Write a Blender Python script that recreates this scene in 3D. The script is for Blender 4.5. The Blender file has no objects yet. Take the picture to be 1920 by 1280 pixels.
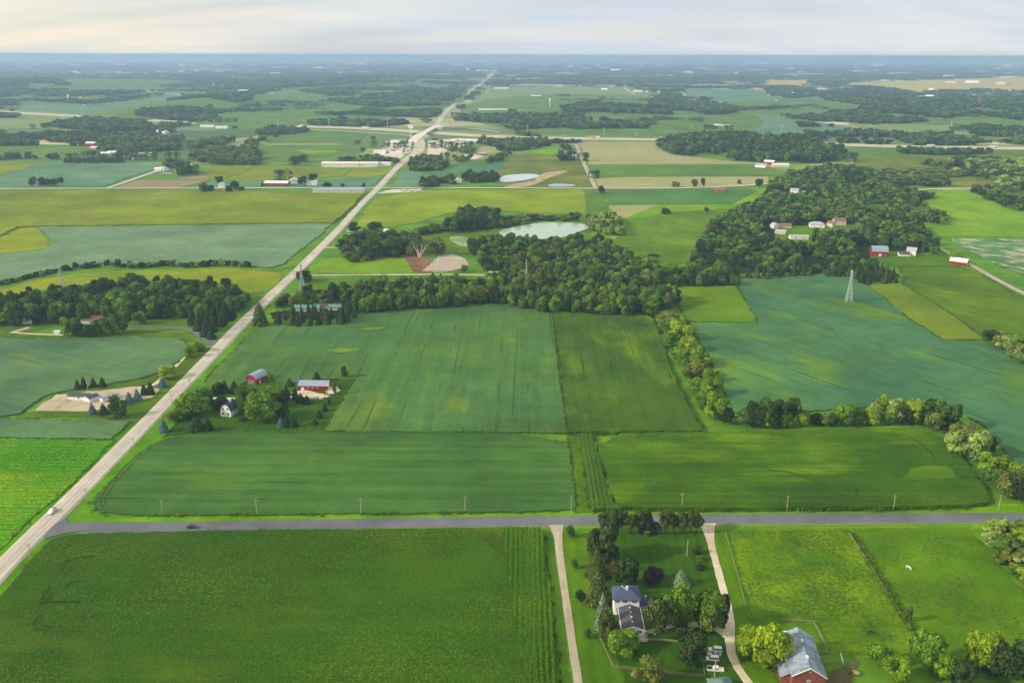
import bpy, bmesh, math, random
import numpy as np
from mathutils import Matrix, Vector
from mathutils.geometry import tessellate_polygon
random.seed(7); RNG = np.random.default_rng(11)
S = bpy.context.scene
COL = S.collection
# ------------------------------------------------------------------ camera
CAM_H = 200.0; FOC = 1700.0; PITCH = math.atan(536.5/FOC); ROLL = 0.0026
cp, sp = math.cos(PITCH), math.sin(PITCH)
F = Vector((0, cp, -sp)); R0 = Vector((1, 0, 0)); U0 = Vector((0, sp, cp))
R = R0*math.cos(ROLL) + U0*math.sin(ROLL); U = U0*math.cos(ROLL) - R0*math.sin(ROLL)
cam = bpy.data.cameras.new('camera'); camo = bpy.data.objects.new('camera', cam); COL.objects.link(camo)
cam.sensor_width = 36; cam.lens = 36*FOC/1920; cam.clip_start = 1; cam.clip_end = 400000
camo.matrix_world = Matrix(((R.x, U.x, -F.x, 0), (R.y, U.y, -F.y, 0), (R.z, U.z, -F.z, CAM_H), (0, 0, 0, 1)))
S.camera = camo
# ------------------------------------------------------------------ light, sky
S.view_settings.view_transform = 'Standard'; S.view_settings.look = 'None'
S.view_settings.exposure = 0.46; S.view_settings.gamma = 1; S.view_settings.use_curve_mapping = False
SUN_EL = math.radians(27); SUN_DIR = Vector((-0.96*math.cos(SUN_EL), -0.27*math.cos(SUN_EL), math.sin(SUN_EL))).normalized()
SUN_AZ = math.atan2(SUN_DIR.x, SUN_DIR.y)
sl = bpy.data.lights.new('sun', 'SUN'); sl.energy = 3.0; sl.angle = math.radians(3.5); sl.color = (1.0, 0.90, 0.74)
so = bpy.data.objects.new('sun', sl); COL.objects.link(so)
so.rotation_euler = (-SUN_DIR).to_track_quat('-Z', 'Y').to_euler(); so.location = (0, 0, 190)
W = bpy.data.worlds.new('World'); S.world = W; W.use_nodes = True
nt = W.node_tree; nt.nodes.clear()
def N(t, typ, **kw):
    n = t.nodes.new(typ)
    for k, v in kw.items():
        if k.startswith('i_'):
            key = k[2:]; n.inputs[int(key) if key.isdigit() else key.replace('_', ' ')].default_value = v
        else: setattr(n, k, v)
    return n
L = lambda t, a, b: t.links.new(a, b)
def math_n(t, op, a, b=None, c=None, clamp=False):
    n = t.nodes.new('ShaderNodeMath'); n.operation = op; n.use_clamp = clamp
    for i, v in enumerate((a, b, c)):
        if v is None: continue
        if isinstance(v, (int, float)): n.inputs[i].default_value = v
        else: t.links.new(v, n.inputs[i])
    return n.outputs[0]
def mix_n(t, f, a, b, mode='MIX'):
    n = t.nodes.new('ShaderNodeMix'); n.data_type = 'RGBA'; n.blend_type = mode
    for s, v in ((n.inputs[0], f), (n.inputs[6], a), (n.inputs[7], b)):
        if isinstance(v, (int, float)): s.default_value = v
        elif isinstance(v, (tuple, list)): s.default_value = (*v[:3], 1)
        else: t.links.new(v, s)
    return n.outputs[2]
sky = N(nt, 'ShaderNodeTexSky', sky_type='NISHITA', sun_disc=False, sun_elevation=SUN_EL, sun_rotation=SUN_AZ, altitude=200, air_density=1.0, dust_density=2.0)
tc = N(nt, 'ShaderNodeTexCoord')
nrm = N(nt, 'ShaderNodeVectorMath', operation='NORMALIZE'); L(nt, tc.outputs['Generated'], nrm.inputs[0])
sep = N(nt, 'ShaderNodeSeparateXYZ'); L(nt, nrm.outputs[0], sep.inputs[0])
# high cloud sheet: project direction on a plane
den = math_n(nt, 'ADD', math_n(nt, 'MAXIMUM', sep.outputs[2], 0.0), 0.16)
comb = N(nt, 'ShaderNodeCombineXYZ')
L(nt, math_n(nt, 'DIVIDE', sep.outputs[0], den), comb.inputs[0]); L(nt, math_n(nt, 'DIVIDE', sep.outputs[1], den), comb.inputs[1])
mp = N(nt, 'ShaderNodeMapping'); mp.inputs['Rotation'].default_value = (0, 0, 0.5); mp.inputs['Scale'].default_value = (0.5, 0.8, 1)
L(nt, comb.outputs[0], mp.inputs[0])
cn = N(nt, 'ShaderNodeTexNoise'); cn.inputs['Scale'].default_value = 1.4; cn.inputs['Detail'].default_value = 5; cn.inputs['Roughness'].default_value = 0.45; cn.inputs['Distortion'].default_value = 0.6
L(nt, mp.outputs[0], cn.inputs['Vector'])
cr = N(nt, 'ShaderNodeMapRange'); cr.inputs[1].default_value = 0.36; cr.inputs[2].default_value = 0.66; cr.inputs[3].default_value = 0.80; cr.inputs[4].default_value = 0.97
L(nt, cn.outputs['Fac'], cr.inputs[0])
dt = N(nt, 'ShaderNodeVectorMath', operation='DOT_PRODUCT'); L(nt, nrm.outputs[0], dt.inputs[0]); dt.inputs[1].default_value = SUN_DIR
warm = N(nt, 'ShaderNodeMapRange'); warm.inputs[1].default_value = -0.18; warm.inputs[2].default_value = 0.32; L(nt, dt.outputs['Value'], warm.inputs[0])
CK = 7.7
cc = mix_n(nt, warm.outputs[0], tuple(CK*v for v in (0.66, 0.735, 0.825)), tuple(CK*v for v in (0.96, 0.87, 0.69)))
elv = N(nt, 'ShaderNodeMapRange'); elv.inputs[1].default_value = 0.0; elv.inputs[2].default_value = 0.09; L(nt, sep.outputs[2], elv.inputs[0])
cc = mix_n(nt, elv.outputs[0], mix_n(nt, 0.6, cc, mix_n(nt, warm.outputs[0], tuple(CK*v for v in (0.80, 0.79, 0.80)), tuple(CK*v for v in (1.02, 0.91, 0.71)))), cc)
cn2 = N(nt, 'ShaderNodeTexNoise'); cn2.inputs['Scale'].default_value = 2.1; cn2.inputs['Detail'].default_value = 6; cn2.inputs['Roughness'].default_value = 0.5; cn2.inputs['Distortion'].default_value = 0.4
mp2 = N(nt, 'ShaderNodeMapping'); mp2.inputs['Rotation'].default_value = (0, 0, -0.45); mp2.inputs['Scale'].default_value = (0.30, 0.9, 1); mp2.inputs['Location'].default_value = (3, 1, 0); L(nt, comb.outputs[0], mp2.inputs[0]); L(nt, mp2.outputs[0], cn2.inputs['Vector'])
r2 = N(nt, 'ShaderNodeMapRange'); r2.inputs[1].default_value = .40; r2.inputs[2].default_value = .62; L(nt, cn2.outputs['Fac'], r2.inputs[0])
cc = mix_n(nt, r2.outputs[0], mix_n(nt, 1.0, cc, (0.90, 0.955, 1.0), 'MULTIPLY'), mix_n(nt, 1.0, cc, (1.08, 1.05, 1.01), 'MULTIPLY'))
skc = mix_n(nt, cr.outputs[0], sky.outputs[0], cc)
bg = N(nt, 'ShaderNodeBackground'); bg.inputs[1].default_value = 0.10; L(nt, skc, bg.inputs[0])
wo = N(nt, 'ShaderNodeOutputWorld'); L(nt, bg.outputs[0], wo.inputs[0])
S.cycles.use_denoising = True; S.cycles.max_bounces = 5; S.cycles.diffuse_bounces = 2; S.cycles.glossy_bounces = 2
S.cycles.transmission_bounces = 2; S.cycles.volume_bounces = 2; S.cycles.use_adaptive_sampling = True; S.cycles.adaptive_threshold = 0.015
# ------------------------------------------------------------------ helpers
def P(px, py, z=0.0):
    d = F*FOC + R*(px-960) + U*(640-py)
    if d.z > -1.0: d.z = -1.0
    t = (z-CAM_H)/d.z
    return Vector((d.x*t, d.y*t, z))
def mpp(v):                      # metres per photo pixel at a point
    return (v - Vector((0, 0, CAM_H))).dot(F)/FOC
def poly_w(pts, z=0.0): return [P(x, y, z).to_2d() for x, y in pts]
def inside(X, Y, poly):
    r = np.zeros(X.shape, bool); n = len(poly); j = n-1
    for i in range(n):
        xi, yi = poly[i]; xj, yj = poly[j]
        if yi != yj:
            c = ((yi > Y) != (yj > Y)) & (X < (xj-xi)*(Y-yi)/(yj-yi)+xi); r ^= c
        j = i
    return r
def veg(c, k=0.84, s=1.18):
    l = srgb(c); y = .3*l[0]+.6*l[1]+.1*l[2]
    return tuple(max(.002, (y+(v-y)*s)*k) for v in l)
def srgb(c): return tuple((v/255/12.92 if v <= 10 else ((v/255+0.055)/1.055)**2.4) for v in c)
def props(o, label=None, cat=None, group=None, kind=None):
    if label: o['label'] = label
    if cat: o['category'] = cat
    if group: o['group'] = group
    if kind: o['kind'] = kind
    return o
def link(name, me, mat=None, parent=None):
    o = bpy.data.objects.new(name, me); COL.objects.link(o)
    if mat is not None and me is not None and len(me.materials) == 0: me.materials.append(mat)
    if parent: o.parent = parent
    return o
def empty(name, loc, rz=0, sc=None):
    o = bpy.data.objects.new(name, None); COL.objects.link(o); o.location = loc; o.rotation_euler = (0, 0, rz)
    o.empty_display_size = 0.5
    if sc: o.scale = sc
    return o
class MB:
    def __init__(s): s.v = []; s.f = []
    def add(s, vs, fs):
        b = len(s.v); s.v += [tuple(v) for v in vs]; s.f += [tuple(b+i for i in f) for f in fs]; return s
    def box(s, x0, x1, y0, y1, z0, z1):
        return s.add([(x0,y0,z0),(x1,y0,z0),(x1,y1,z0),(x0,y1,z0),(x0,y0,z1),(x1,y0,z1),(x1,y1,z1),(x0,y1,z1)],
                     [(0,3,2,1),(4,5,6,7),(0,1,5,4),(1,2,6,5),(2,3,7,6),(3,0,4,7)])
    def bar(s, a, b, w, w2=None, n=4):
        a = Vector(a); b = Vector(b); d = (b-a)
        if d.length < 1e-6: return s
        d.normalize(); t = d.cross(Vector((0,0,1)))
        if t.length < 1e-3: t = Vector((1,0,0))
        t.normalize(); q = d.cross(t); w2 = w if w2 is None else w2
        vs = []
        for p, r in ((a, w), (b, w2)):
            for k in range(n):
                an = 2*math.pi*(k+0.5)/n; vs.append(p + t*(math.cos(an)*r) + q*(math.sin(an)*r))
        fs = [(k, (k+1) % n, n+(k+1) % n, n+k) for k in range(n)] + [tuple(range(n))[::-1], tuple(range(n, 2*n))]
        return s.add(vs, fs)
    def prism(s, prof, y0, y1):   # profile in xz extruded along y
        n = len(prof); vs = [(x, y0, z) for x, z in prof] + [(x, y1, z) for x, z in prof]
        return s.add(vs, [tuple(range(n)), tuple(range(n, 2*n))[::-1]] + [(k, n+k, n+(k+1) % n, (k+1) % n) for k in range(n)])
    def build(s, name, mat, parent=None, smooth=False):
        me = bpy.data.meshes.new(name); me.from_pydata(s.v, [], s.f); me.update()
        if smooth: me.polygons.foreach_set('use_smooth', [True]*len(me.polygons))
        return link(name, me, mat, parent)
# ------------------------------------------------------------------ materials
MATS = {}
def base_mat(name, rough=0.9, spec=0.2):
    m = bpy.data.materials.new(name); m.use_nodes = True; t = m.node_tree
    b = t.nodes['Principled BSDF']; b.inputs['Roughness'].default_value = rough; b.inputs['Specular IOR Level'].default_value = spec
    return m, t, b
def plain(name, c, rough=0.8, spec=0.3, var=0.12, scale=1.2, metal=0):
    if name in MATS: return MATS[name]
    m, t, b = base_mat(name, rough, spec); c = srgb(c); b.inputs['Metallic'].default_value = metal
    tcn = N(t, 'ShaderNodeTexCoord'); n = N(t, 'ShaderNodeTexNoise'); n.inputs['Scale'].default_value = scale; n.inputs['Detail'].default_value = 5
    L(t, tcn.outputs['Object'], n.inputs['Vector'])
    L(t, mix_n(t, n.outputs['Fac'], tuple(v*(1-var*1.6) for v in c), tuple(min(1, v*(1+var*1.6)) for v in c)), b.inputs['Base Color'])
    MATS[name] = m; return m
def ground_mat(name, a, b2, patch=None, patch_amt=0.5, patch_s=1/45, row=0.0, row_sp=0.0, row_c=0.25, streak=0.3, fine=0.25, fine_s=0.8, big_s=1/90, tracks=0.0, bump=0.25, scx=1.0):
    if name in MATS: return MATS[name]
    m, t, bs = base_mat(name, 0.95, 0.08); vg = a[1] > a[0] or a[1] > a[2]+50; fn = veg if vg else srgb; a, b2 = fn(a), fn(b2)
    g = N(t, 'ShaderNodeNewGeometry')
    mpn = N(t, 'ShaderNodeMapping'); mpn.inputs['Rotation'].default_value = (0, 0, row); L(t, g.outputs['Position'], mpn.inputs[0])
    pos = mpn.outputs[0]
    def noise(scale, detail=4, vec=None, sc3=None, rough=0.55, off=0.0):
        v = pos if vec is None else vec
        if sc3 or off:
            mm = N(t, 'ShaderNodeMapping'); mm.inputs['Scale'].default_value = sc3 or (1, 1, 1); mm.inputs['Location'].default_value = (off, off*0.7, 0)
            L(t, v, mm.inputs[0]); v = mm.outputs[0]
        n = N(t, 'ShaderNodeTexNoise'); n.inputs['Scale'].default_value = scale; n.inputs['Detail'].default_value = detail; n.inputs['Roughness'].default_value = rough
        L(t, v, n.inputs['Vector']); return n.outputs['Fac']
    def rng(v, lo, hi, o0=0.0, o1=1.0):
        r = N(t, 'ShaderNodeMapRange'); r.inputs[1].default_value = lo; r.inputs[2].default_value = hi; r.inputs[3].default_value = o0; r.inputs[4].default_value = o1
        L(t, v, r.inputs[0]); return r.outputs[0]
    col = mix_n(t, rng(noise(big_s, 5), 0.35, 0.65), a, b2)
    if patch:
        pn = rng(noise(patch_s, 6, sc3=(1.0, 0.45, 1), rough=0.6, off=333.0), 0.60-0.12*patch_amt, 0.74-0.12*patch_amt)
        col = mix_n(t, math_n(t, 'MULTIPLY', pn, min(1, 0.45+0.5*patch_amt)), col, fn(patch))
    val = math_n(t, 'ADD', 1.0-streak*0.5, math_n(t, 'MULTIPLY', noise(1.0, 3, sc3=(0.35, 0.02, 1)), streak))
    val = math_n(t, 'MULTIPLY', val, rng(noise(fine_s, 6, rough=0.7), 0.25, 0.75, 1-fine, 1+fine))
    val = math_n(t, 'MULTIPLY', val, rng(noise(0.09, 3, off=71.0), 0.3, 0.7, 0.90, 1.10))
    if row_sp and row_sp < 4: val = math_n(t, 'MULTIPLY', val, rng(noise(1.0, 2, sc3=(0.16, 0.006, 1), off=44.0), .35, .65, 1-streak*.28, 1+streak*.28))
    val = math_n(t, 'MULTIPLY', val, rng(noise(1/70, 3, off=510.0), 0.34, 0.66, 0.82 if vg else .95, 1.18 if vg else 1.05))  # broad tone patches; on vegetation they also carry cloud shading, painted into the colour
    hgt = noise(fine_s*1.4, 4, rough=0.7)
    if row_sp:
        sx = N(t, 'ShaderNodeSeparateXYZ'); L(t, pos, sx.inputs[0])
        w = math_n(t, 'SINE', math_n(t, 'MULTIPLY', sx.outputs[0], 2*math.pi/row_sp))
        # rows show more in some places than others
        am = math_n(t, 'MULTIPLY', rng(noise(1/35, 3, off=9.0), 0.35, 0.65, 0.25, 1.0), row_c)
        val = math_n(t, 'MULTIPLY', val, math_n(t, 'ADD', 1.0, math_n(t, 'MULTIPLY', w, am)))
        if tracks:
            wt = math_n(t, 'SINE', math_n(t, 'MULTIPLY', sx.outputs[0], 2*math.pi/(row_sp*12.3)))
            wt = rng(wt, 0.975, 0.997); wt = math_n(t, 'MULTIPLY', wt, rng(noise(1/50, 3, off=5.0), 0.50, 0.62))
            val = math_n(t, 'MULTIPLY', val, math_n(t, 'SUBTRACT', 1.0, math_n(t, 'MULTIPLY', wt, tracks)))
    mul = N(t, 'ShaderNodeVectorMath', operation='SCALE'); L(t, col, mul.inputs[0]); L(t, val, mul.inputs['Scale'])
    L(t, mul.outputs[0], bs.inputs['Base Color'])
    if bump:
        bp = N(t, 'ShaderNodeBump'); bp.inputs['Strength'].default_value = bump; bp.inputs['Distance'].default_value = 1.0
        L(t, hgt, bp.inputs['Height']); L(t, bp.outputs[0], bs.inputs['Normal'])
    MATS[name] = m; return m
NSROT = math.radians(0.6)      # rows running away from the viewer ; +90 deg = rows across
EW = NSROT + math.pi/2
# ------------------------------------------------------------------ the ground, fields, roads
OCC = []            # world polygons of open land (for the far wood scatter)
def densify(pw, closed=True, jit=0.35, seed=1):
    rr = random.Random(seed); out = []; n = len(pw)
    for i in range(n if closed else n-1):
        a = pw[i]; b = pw[(i+1) % n]; d = b-a; Ln = d.length
        near = max(150.0, a.length); step = max(2.5, near/110); k = max(1, min(80, int(Ln/step)))
        nn = Vector((-d.y, d.x))/max(Ln, 1e-6)
        for j in range(k):
            p = a + d*(j/k)
            w = jit*min(3.0, max(1.0, near/350))
            out.append(p + nn*(rr.uniform(-w, w) if j else 0))
    if not closed: out.append(pw[-1])
    return out
def slab_mesh(name, pw, h, z0=0.0, skirt=True):
    me = bpy.data.meshes.new(name); n = len(pw)
    tris = tessellate_polygon([[Vector((p.x, p.y, 0)) for p in pw]])
    vs = [(p.x, p.y, h) for p in pw]; fs = []
    for a, b, c in tris:
        A, B, C = pw[a], pw[b], pw[c]
        fs.append((a, b, c) if (B-A).cross(C-A) > 0 else (a, c, b))
    if skirt:
        vs += [(p.x, p.y, z0) for p in pw]
        area = sum(pw[i].x*pw[(i+1) % n].y - pw[(i+1) % n].x*pw[i].y for i in range(n))
        for i in range(n):
            j = (i+1) % n
            fs.append((i, n+i, n+j, j) if area > 0 else (i, j, n+j, n+i))
    me.from_pydata(vs, [], fs); me.update(); return me
BORD = []
def field(name, px, h, mat, label, cat='field', kind='stuff', jit=0.6, smooth=0, occ=True, raw=False):
    pw = poly_w(px, h)
    for _ in range(smooth):      # corner rounding
        q = []
        for i in range(len(pw)):
            a = pw[i]; b = pw[(i+1) % len(pw)]; q += [a.lerp(b, 0.25), a.lerp(b, 0.75)]
        pw = q
    if occ: OCC.append([tuple(p) for p in pw])
    if h > .35 and 'pond' not in name and name != 'forest_floor': BORD.append((pw, h))
    o = link(name, slab_mesh(name, densify(pw, True, jit, seed=int(abs(px[0][0]*7+px[0][1]))), h), mat)
    if kind == 'structure': props(o, kind='structure')
    else: props(o, label, cat, kind=kind)
    return o
def ribbon(name, px, w, z, mat, closed=False, smooth=2, skirt=0.0, label=None, wpts=None, jit=0.0):
    pw = [Vector(p) for p in (wpts or poly_w(px, z))]
    ws = w if isinstance(w, (list, tuple)) else [w]*len(pw)
    for _ in range(smooth):
        q = [pw[0]]; qw = [ws[0]]
        for i in range(len(pw)-1):
            q += [pw[i].lerp(pw[i+1], 0.25), pw[i].lerp(pw[i+1], 0.75)]; qw += [ws[i]*.75+ws[i+1]*.25, ws[i]*.25+ws[i+1]*.75]
        q.append(pw[-1]); qw.append(ws[-1]); pw, ws = q, qw
    vs = []; fs = []; n = len(pw); rr = random.Random(n)
    for i in range(n):
        a = pw[max(0, i-1)]; b = pw[min(n-1, i+1)]; d = (b-a).normalized(); q = Vector((-d.y, d.x))
        l = pw[i] + q*(ws[i]/2 + rr.uniform(-jit, jit)); r = pw[i] - q*(ws[i]/2 + rr.uniform(-jit, jit))
        vs += [(r.x, r.y, z), (l.x, l.y, z)]
        if skirt:
            vs += [(r.x-q.x*skirt, r.y-q.y*skirt, 0.0), (l.x+q.x*skirt, l.y+q.y*skirt, 0.0)]
    k = 4 if skirt else 2
    for i in range(n-1):
        a = i*k; b = a+k
        fs.append((a, b, b+1, a+1))
        if skirt: fs += [(a+2, b+2, b, a), (a+1, b+1, b+3, a+3)]
    me = bpy.data.meshes.new(name); me.from_pydata(vs, [], fs); me.update()
    o = link(name, me, mat); props(o, label, kind='structure'); return o, pw
# base ground : near part grass, far part patchwork
GN = 90
m, t, b = base_mat('ground_land', 0.95, 0.05)
g = N(t, 'ShaderNodeNewGeometry')
def gnoise(sc, det=4, loc=0.0, sc3=(1,1,1), rough=.55):
    mm = N(t, 'ShaderNodeMapping'); mm.inputs['Location'].default_value = (loc, loc, 0); mm.inputs['Scale'].default_value = sc3; L(t, g.outputs['Position'], mm.inputs[0])
    n = N(t, 'ShaderNodeTexNoise'); n.inputs['Scale'].default_value = sc; n.inputs['Detail'].default_value = det; n.inputs['Roughness'].default_value = rough; L(t, mm.outputs[0], n.inputs['Vector']); return n.outputs['Fac']
def grng(v, lo, hi, o0=0.0, o1=1.0):
    r = N(t, 'ShaderNodeMapRange'); r.inputs[1].default_value = lo; r.inputs[2].default_value = hi; r.inputs[3].default_value = o0; r.inputs[4].default_value = o1; L(t, v, r.inputs[0]); return r.outputs[0]
near = mix_n(t, grng(gnoise(1/40, 5), 0.35, 0.65), srgb((72, 118, 26)), srgb((104, 148, 34)))
near = mix_n(t, grng(gnoise(1/9, 4, 50.), 0.50, 0.75, 0, .6), near, srgb((86, 112, 42)))
vor = N(t, 'ShaderNodeTexVoronoi'); vor.inputs['Scale'].default_value = 1/300; vor.distance = 'CHEBYCHEV'; vor.inputs['Randomness'].default_value = 0.75; L(t, g.outputs['Position'], vor.inputs['Vector'])
sv = N(t, 'ShaderNodeSeparateColor'); L(t, vor.outputs['Color'], sv.inputs[0])
rp = N(t, 'ShaderNodeValToRGB'); rp.color_ramp.interpolation = 'CONSTANT'; L(t, sv.outputs[0], rp.inputs[0])
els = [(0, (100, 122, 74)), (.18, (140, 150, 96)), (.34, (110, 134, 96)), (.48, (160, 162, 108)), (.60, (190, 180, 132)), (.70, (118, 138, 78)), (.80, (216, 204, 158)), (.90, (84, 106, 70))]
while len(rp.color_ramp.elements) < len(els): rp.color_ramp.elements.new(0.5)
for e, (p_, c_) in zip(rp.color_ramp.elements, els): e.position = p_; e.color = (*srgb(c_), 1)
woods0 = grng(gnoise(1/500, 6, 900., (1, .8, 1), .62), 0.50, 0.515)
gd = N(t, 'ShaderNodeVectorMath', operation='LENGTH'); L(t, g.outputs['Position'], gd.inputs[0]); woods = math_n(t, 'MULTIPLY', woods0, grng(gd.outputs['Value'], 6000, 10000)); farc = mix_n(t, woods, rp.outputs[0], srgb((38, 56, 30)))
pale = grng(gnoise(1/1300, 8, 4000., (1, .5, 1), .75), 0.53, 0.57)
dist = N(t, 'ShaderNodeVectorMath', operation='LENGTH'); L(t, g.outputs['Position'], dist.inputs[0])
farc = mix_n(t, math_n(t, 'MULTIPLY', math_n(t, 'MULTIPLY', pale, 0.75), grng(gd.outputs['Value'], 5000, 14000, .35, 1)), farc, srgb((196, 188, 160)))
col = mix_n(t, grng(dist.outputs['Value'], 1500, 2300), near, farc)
sc_ = N(t, 'ShaderNodeVectorMath', operation='SCALE'); L(t, col, sc_.inputs[0]); L(t, grng(gnoise(.9, 6, 0, rough=.7), .25, .75, .72, 1.28), sc_.inputs['Scale']); L(t, sc_.outputs[0], b.inputs['Base Color'])
bp = N(t, 'ShaderNodeBump'); bp.inputs['Strength'].default_value = .3; L(t, gnoise(1.2, 4), bp.inputs['Height']); L(t, bp.outputs[0], b.inputs['Normal'])
vs = []; fs = []; rad = [0, 60, 120, 200, 300, 450, 700, 1100, 1800, 3000, 5000, 9000, 16000, 30000, 55000, 90000]
vs.append((0, 0, 0))
for r_ in rad[1:]:
    for k in range(GN): a = 2*math.pi*k/GN; vs.append((r_*math.cos(a), r_*math.sin(a), 0))
for k in range(GN): fs.append((0, 1+k, 1+(k+1) % GN))
for i in range(len(rad)-2):
    for k in range(GN): a = 1+i*GN+k; c = 1+i*GN+(k+1) % GN; fs.append((a, a+GN, c+GN, c))
me = bpy.data.meshes.new('ground'); me.from_pydata(vs, [], fs); me.update()
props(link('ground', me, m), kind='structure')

gm = ground_mat
soyL = gm('soy_lower', (70,106,58), (82,116,60), (100,128,54), .4, row=EW, row_sp=1.5, row_c=.16, streak=.5, fine=.15, tracks=.5)
soyU = gm('soy_upper', (76,110,68), (92,126,70), (126,146,54), .55, row=NSROT, row_sp=1.5, row_c=.16, streak=.3, fine=.22, tracks=.5, patch_s=1/60)
cornA = gm('corn_near', (58,94,14), (72,106,16), (104,122,30), .5, row=EW, row_sp=1.5, row_c=.10, streak=.25, fine=.42, fine_s=.9, bump=.8)
cornAr = gm('corn_near_rows', (60,100,26), (72,116,30), (120,150,30), .3, row=NSROT, row_sp=2.2, row_c=.5, streak=.35, fine=.3, bump=.6)
cornC = gm('corn_rows', (62,92,44), (80,108,44), (122,150,40), .55, row=NSROT, row_sp=1.5, row_c=.25, streak=.3, fine=.25, tracks=.7, bump=.5)
cornD = gm('corn_across', (60,94,34), (82,116,34), (126,158,30), .6, row=EW, row_sp=1.6, row_c=.15, streak=.55, fine=.3, tracks=.3, bump=.5)
teal = gm('soy_teal', (76,114,82), (88,126,84), (112,144,60), .7, row=math.radians(-33), row_sp=2.2, row_c=.10, streak=.2, fine=.16, tracks=.6, patch_s=1/55)
tealL = gm('soy_left', (88,120,88), (102,134,92), (122,146,76), .3, row=math.radians(-62), row_sp=2.4, row_c=.12, streak=.2, fine=.14, tracks=.4)
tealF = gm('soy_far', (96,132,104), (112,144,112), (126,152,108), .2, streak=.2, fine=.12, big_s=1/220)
hay = gm('hay', (84,146,18), (106,160,22), (156,168,24), .8, row=EW, row_sp=4.0, row_c=.20, streak=.45, fine=.35, fine_s=.5, bump=.6)
olive = gm('corn_olive', (116,132,46), (134,146,48), (150,154,58), .3, row=EW, row_sp=5, row_c=.05, streak=.3, fine=.12, big_s=1/200)
yelg = gm('meadow_yellow', (124,146,44), (146,154,50), (168,164,62), .4, row=EW, streak=.35, fine=.25)
midg = gm('meadow_mid', (92,126,42), (112,140,50), (128,152,52), .4, streak=.3, fine=.3, bump=.5)
dkg = gm('meadow_dark', (80,110,42), (102,128,46), (128,148,48), .6, streak=.3, fine=.32, bump=.6, row=math.radians(-40))
gold = gm('meadow_gold', (106,130,52), (122,140,58), (108,138,52), .5, streak=.2, fine=.2)
brite = gm('meadow_bright', (112,156,44), (132,164,56), (146,170,60), .3, streak=.3, fine=.15, row=EW)
tan = gm('field_tan', (160,156,108), (148,152,96), (178,168,122), .4, row=EW, streak=.4, fine=.1, big_s=1/150)
brown = gm('field_brown', (150,132,104), (138,126,92), None, streak=.3, fine=.15, row=EW)
grnb = gm('corn_far', (92,124,58), (106,134,66), (120,140,72), .3, row=EW, streak=.4, fine=.12, big_s=1/150)
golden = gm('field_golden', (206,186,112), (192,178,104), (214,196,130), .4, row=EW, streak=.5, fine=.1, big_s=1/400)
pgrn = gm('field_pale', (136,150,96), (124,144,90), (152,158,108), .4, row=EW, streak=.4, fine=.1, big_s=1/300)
past = gm('pasture_rough', (88,124,26), (120,148,26), (70,104,44), .6, streak=.2, fine=.5, fine_s=.5, patch_s=1/16, bump=.8, big_s=1/25)
past2 = gm('pasture_grazed', (84,122,30), (104,138,34), (110,146,36), .35, streak=.2, fine=.25, fine_s=.6, patch_s=1/22, bump=.5, big_s=1/30)
lawn = gm('lawn', (56,88,22), (68,102,24), (88,112,34), .3, row=NSROT, row_sp=4.6, row_c=.14, streak=.2, fine=.2, big_s=1/20)
lawnb = gm('lawn_bright', (80,116,30), (96,130,32), (122,154,36), .3, row=NSROT, row_sp=5.2, row_c=.1, streak=.25, fine=.22, big_s=1/18)
verge = gm('verge_grass', (100,146,16), (124,164,20), (134,150,44), .35, row=EW, streak=.6, fine=.3, big_s=1/18, bump=.5)
vergeN = gm('verge_grass_along', (88,140,18), (110,156,24), (66,112,30), .4, row=math.radians(24), streak=.6, fine=.3, big_s=1/18, bump=.5)
strip = gm('crop_stripes', (92,134,94), (100,140,96), (206,196,164), .95, row=math.radians(-40), row_sp=9, row_c=.14, streak=.9, fine=.2, patch_s=1/10)
gravel = gm('gravel_pale', (214,204,186), (200,190,172), (160,140,116), .35, streak=.2, fine=.12, big_s=1/12, patch_s=1/7, bump=.1)
pinkg = gm('gravel_pink', (184,170,152), (168,160,148), (196,160,122), .5, streak=.3, fine=.2, big_s=1/12, patch_s=1/14)
dirt = gm('dirt', (132,98,74), (108,84,60), (150,120,92), .4, streak=.2, fine=.25, big_s=1/12)
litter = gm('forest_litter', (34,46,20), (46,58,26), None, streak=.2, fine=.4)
marsh = gm('marsh', (112,124,52), (96,118,56), (150,140,78), .6, streak=.35, fine=.35, row=EW, big_s=1/60, patch_s=1/60)
asph = gm('asphalt_grey', (112,115,121), (124,127,132), None, row=EW, streak=.2, fine=.06, big_s=1/20, bump=.02)
conc = gm('concrete_road', (186,178,166), (198,190,178), (170,162,152), .3, row=math.radians(23), streak=.25, fine=.07, big_s=1/25, bump=.02)
concF = gm('concrete_far', (218,208,190), (226,216,200), None, streak=.1, fine=.06)
drive = gm('driveway_gravel', (212,200,178), (196,184,160), (160,148,120), .3, streak=.3, fine=.14, big_s=1/7, bump=.1)
drive2 = gm('track_gravel', (168,158,140), (184,172,152), (124,122,84), .4, row=NSROT, streak=.7, fine=.16, big_s=1/7, bump=.1)

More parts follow.
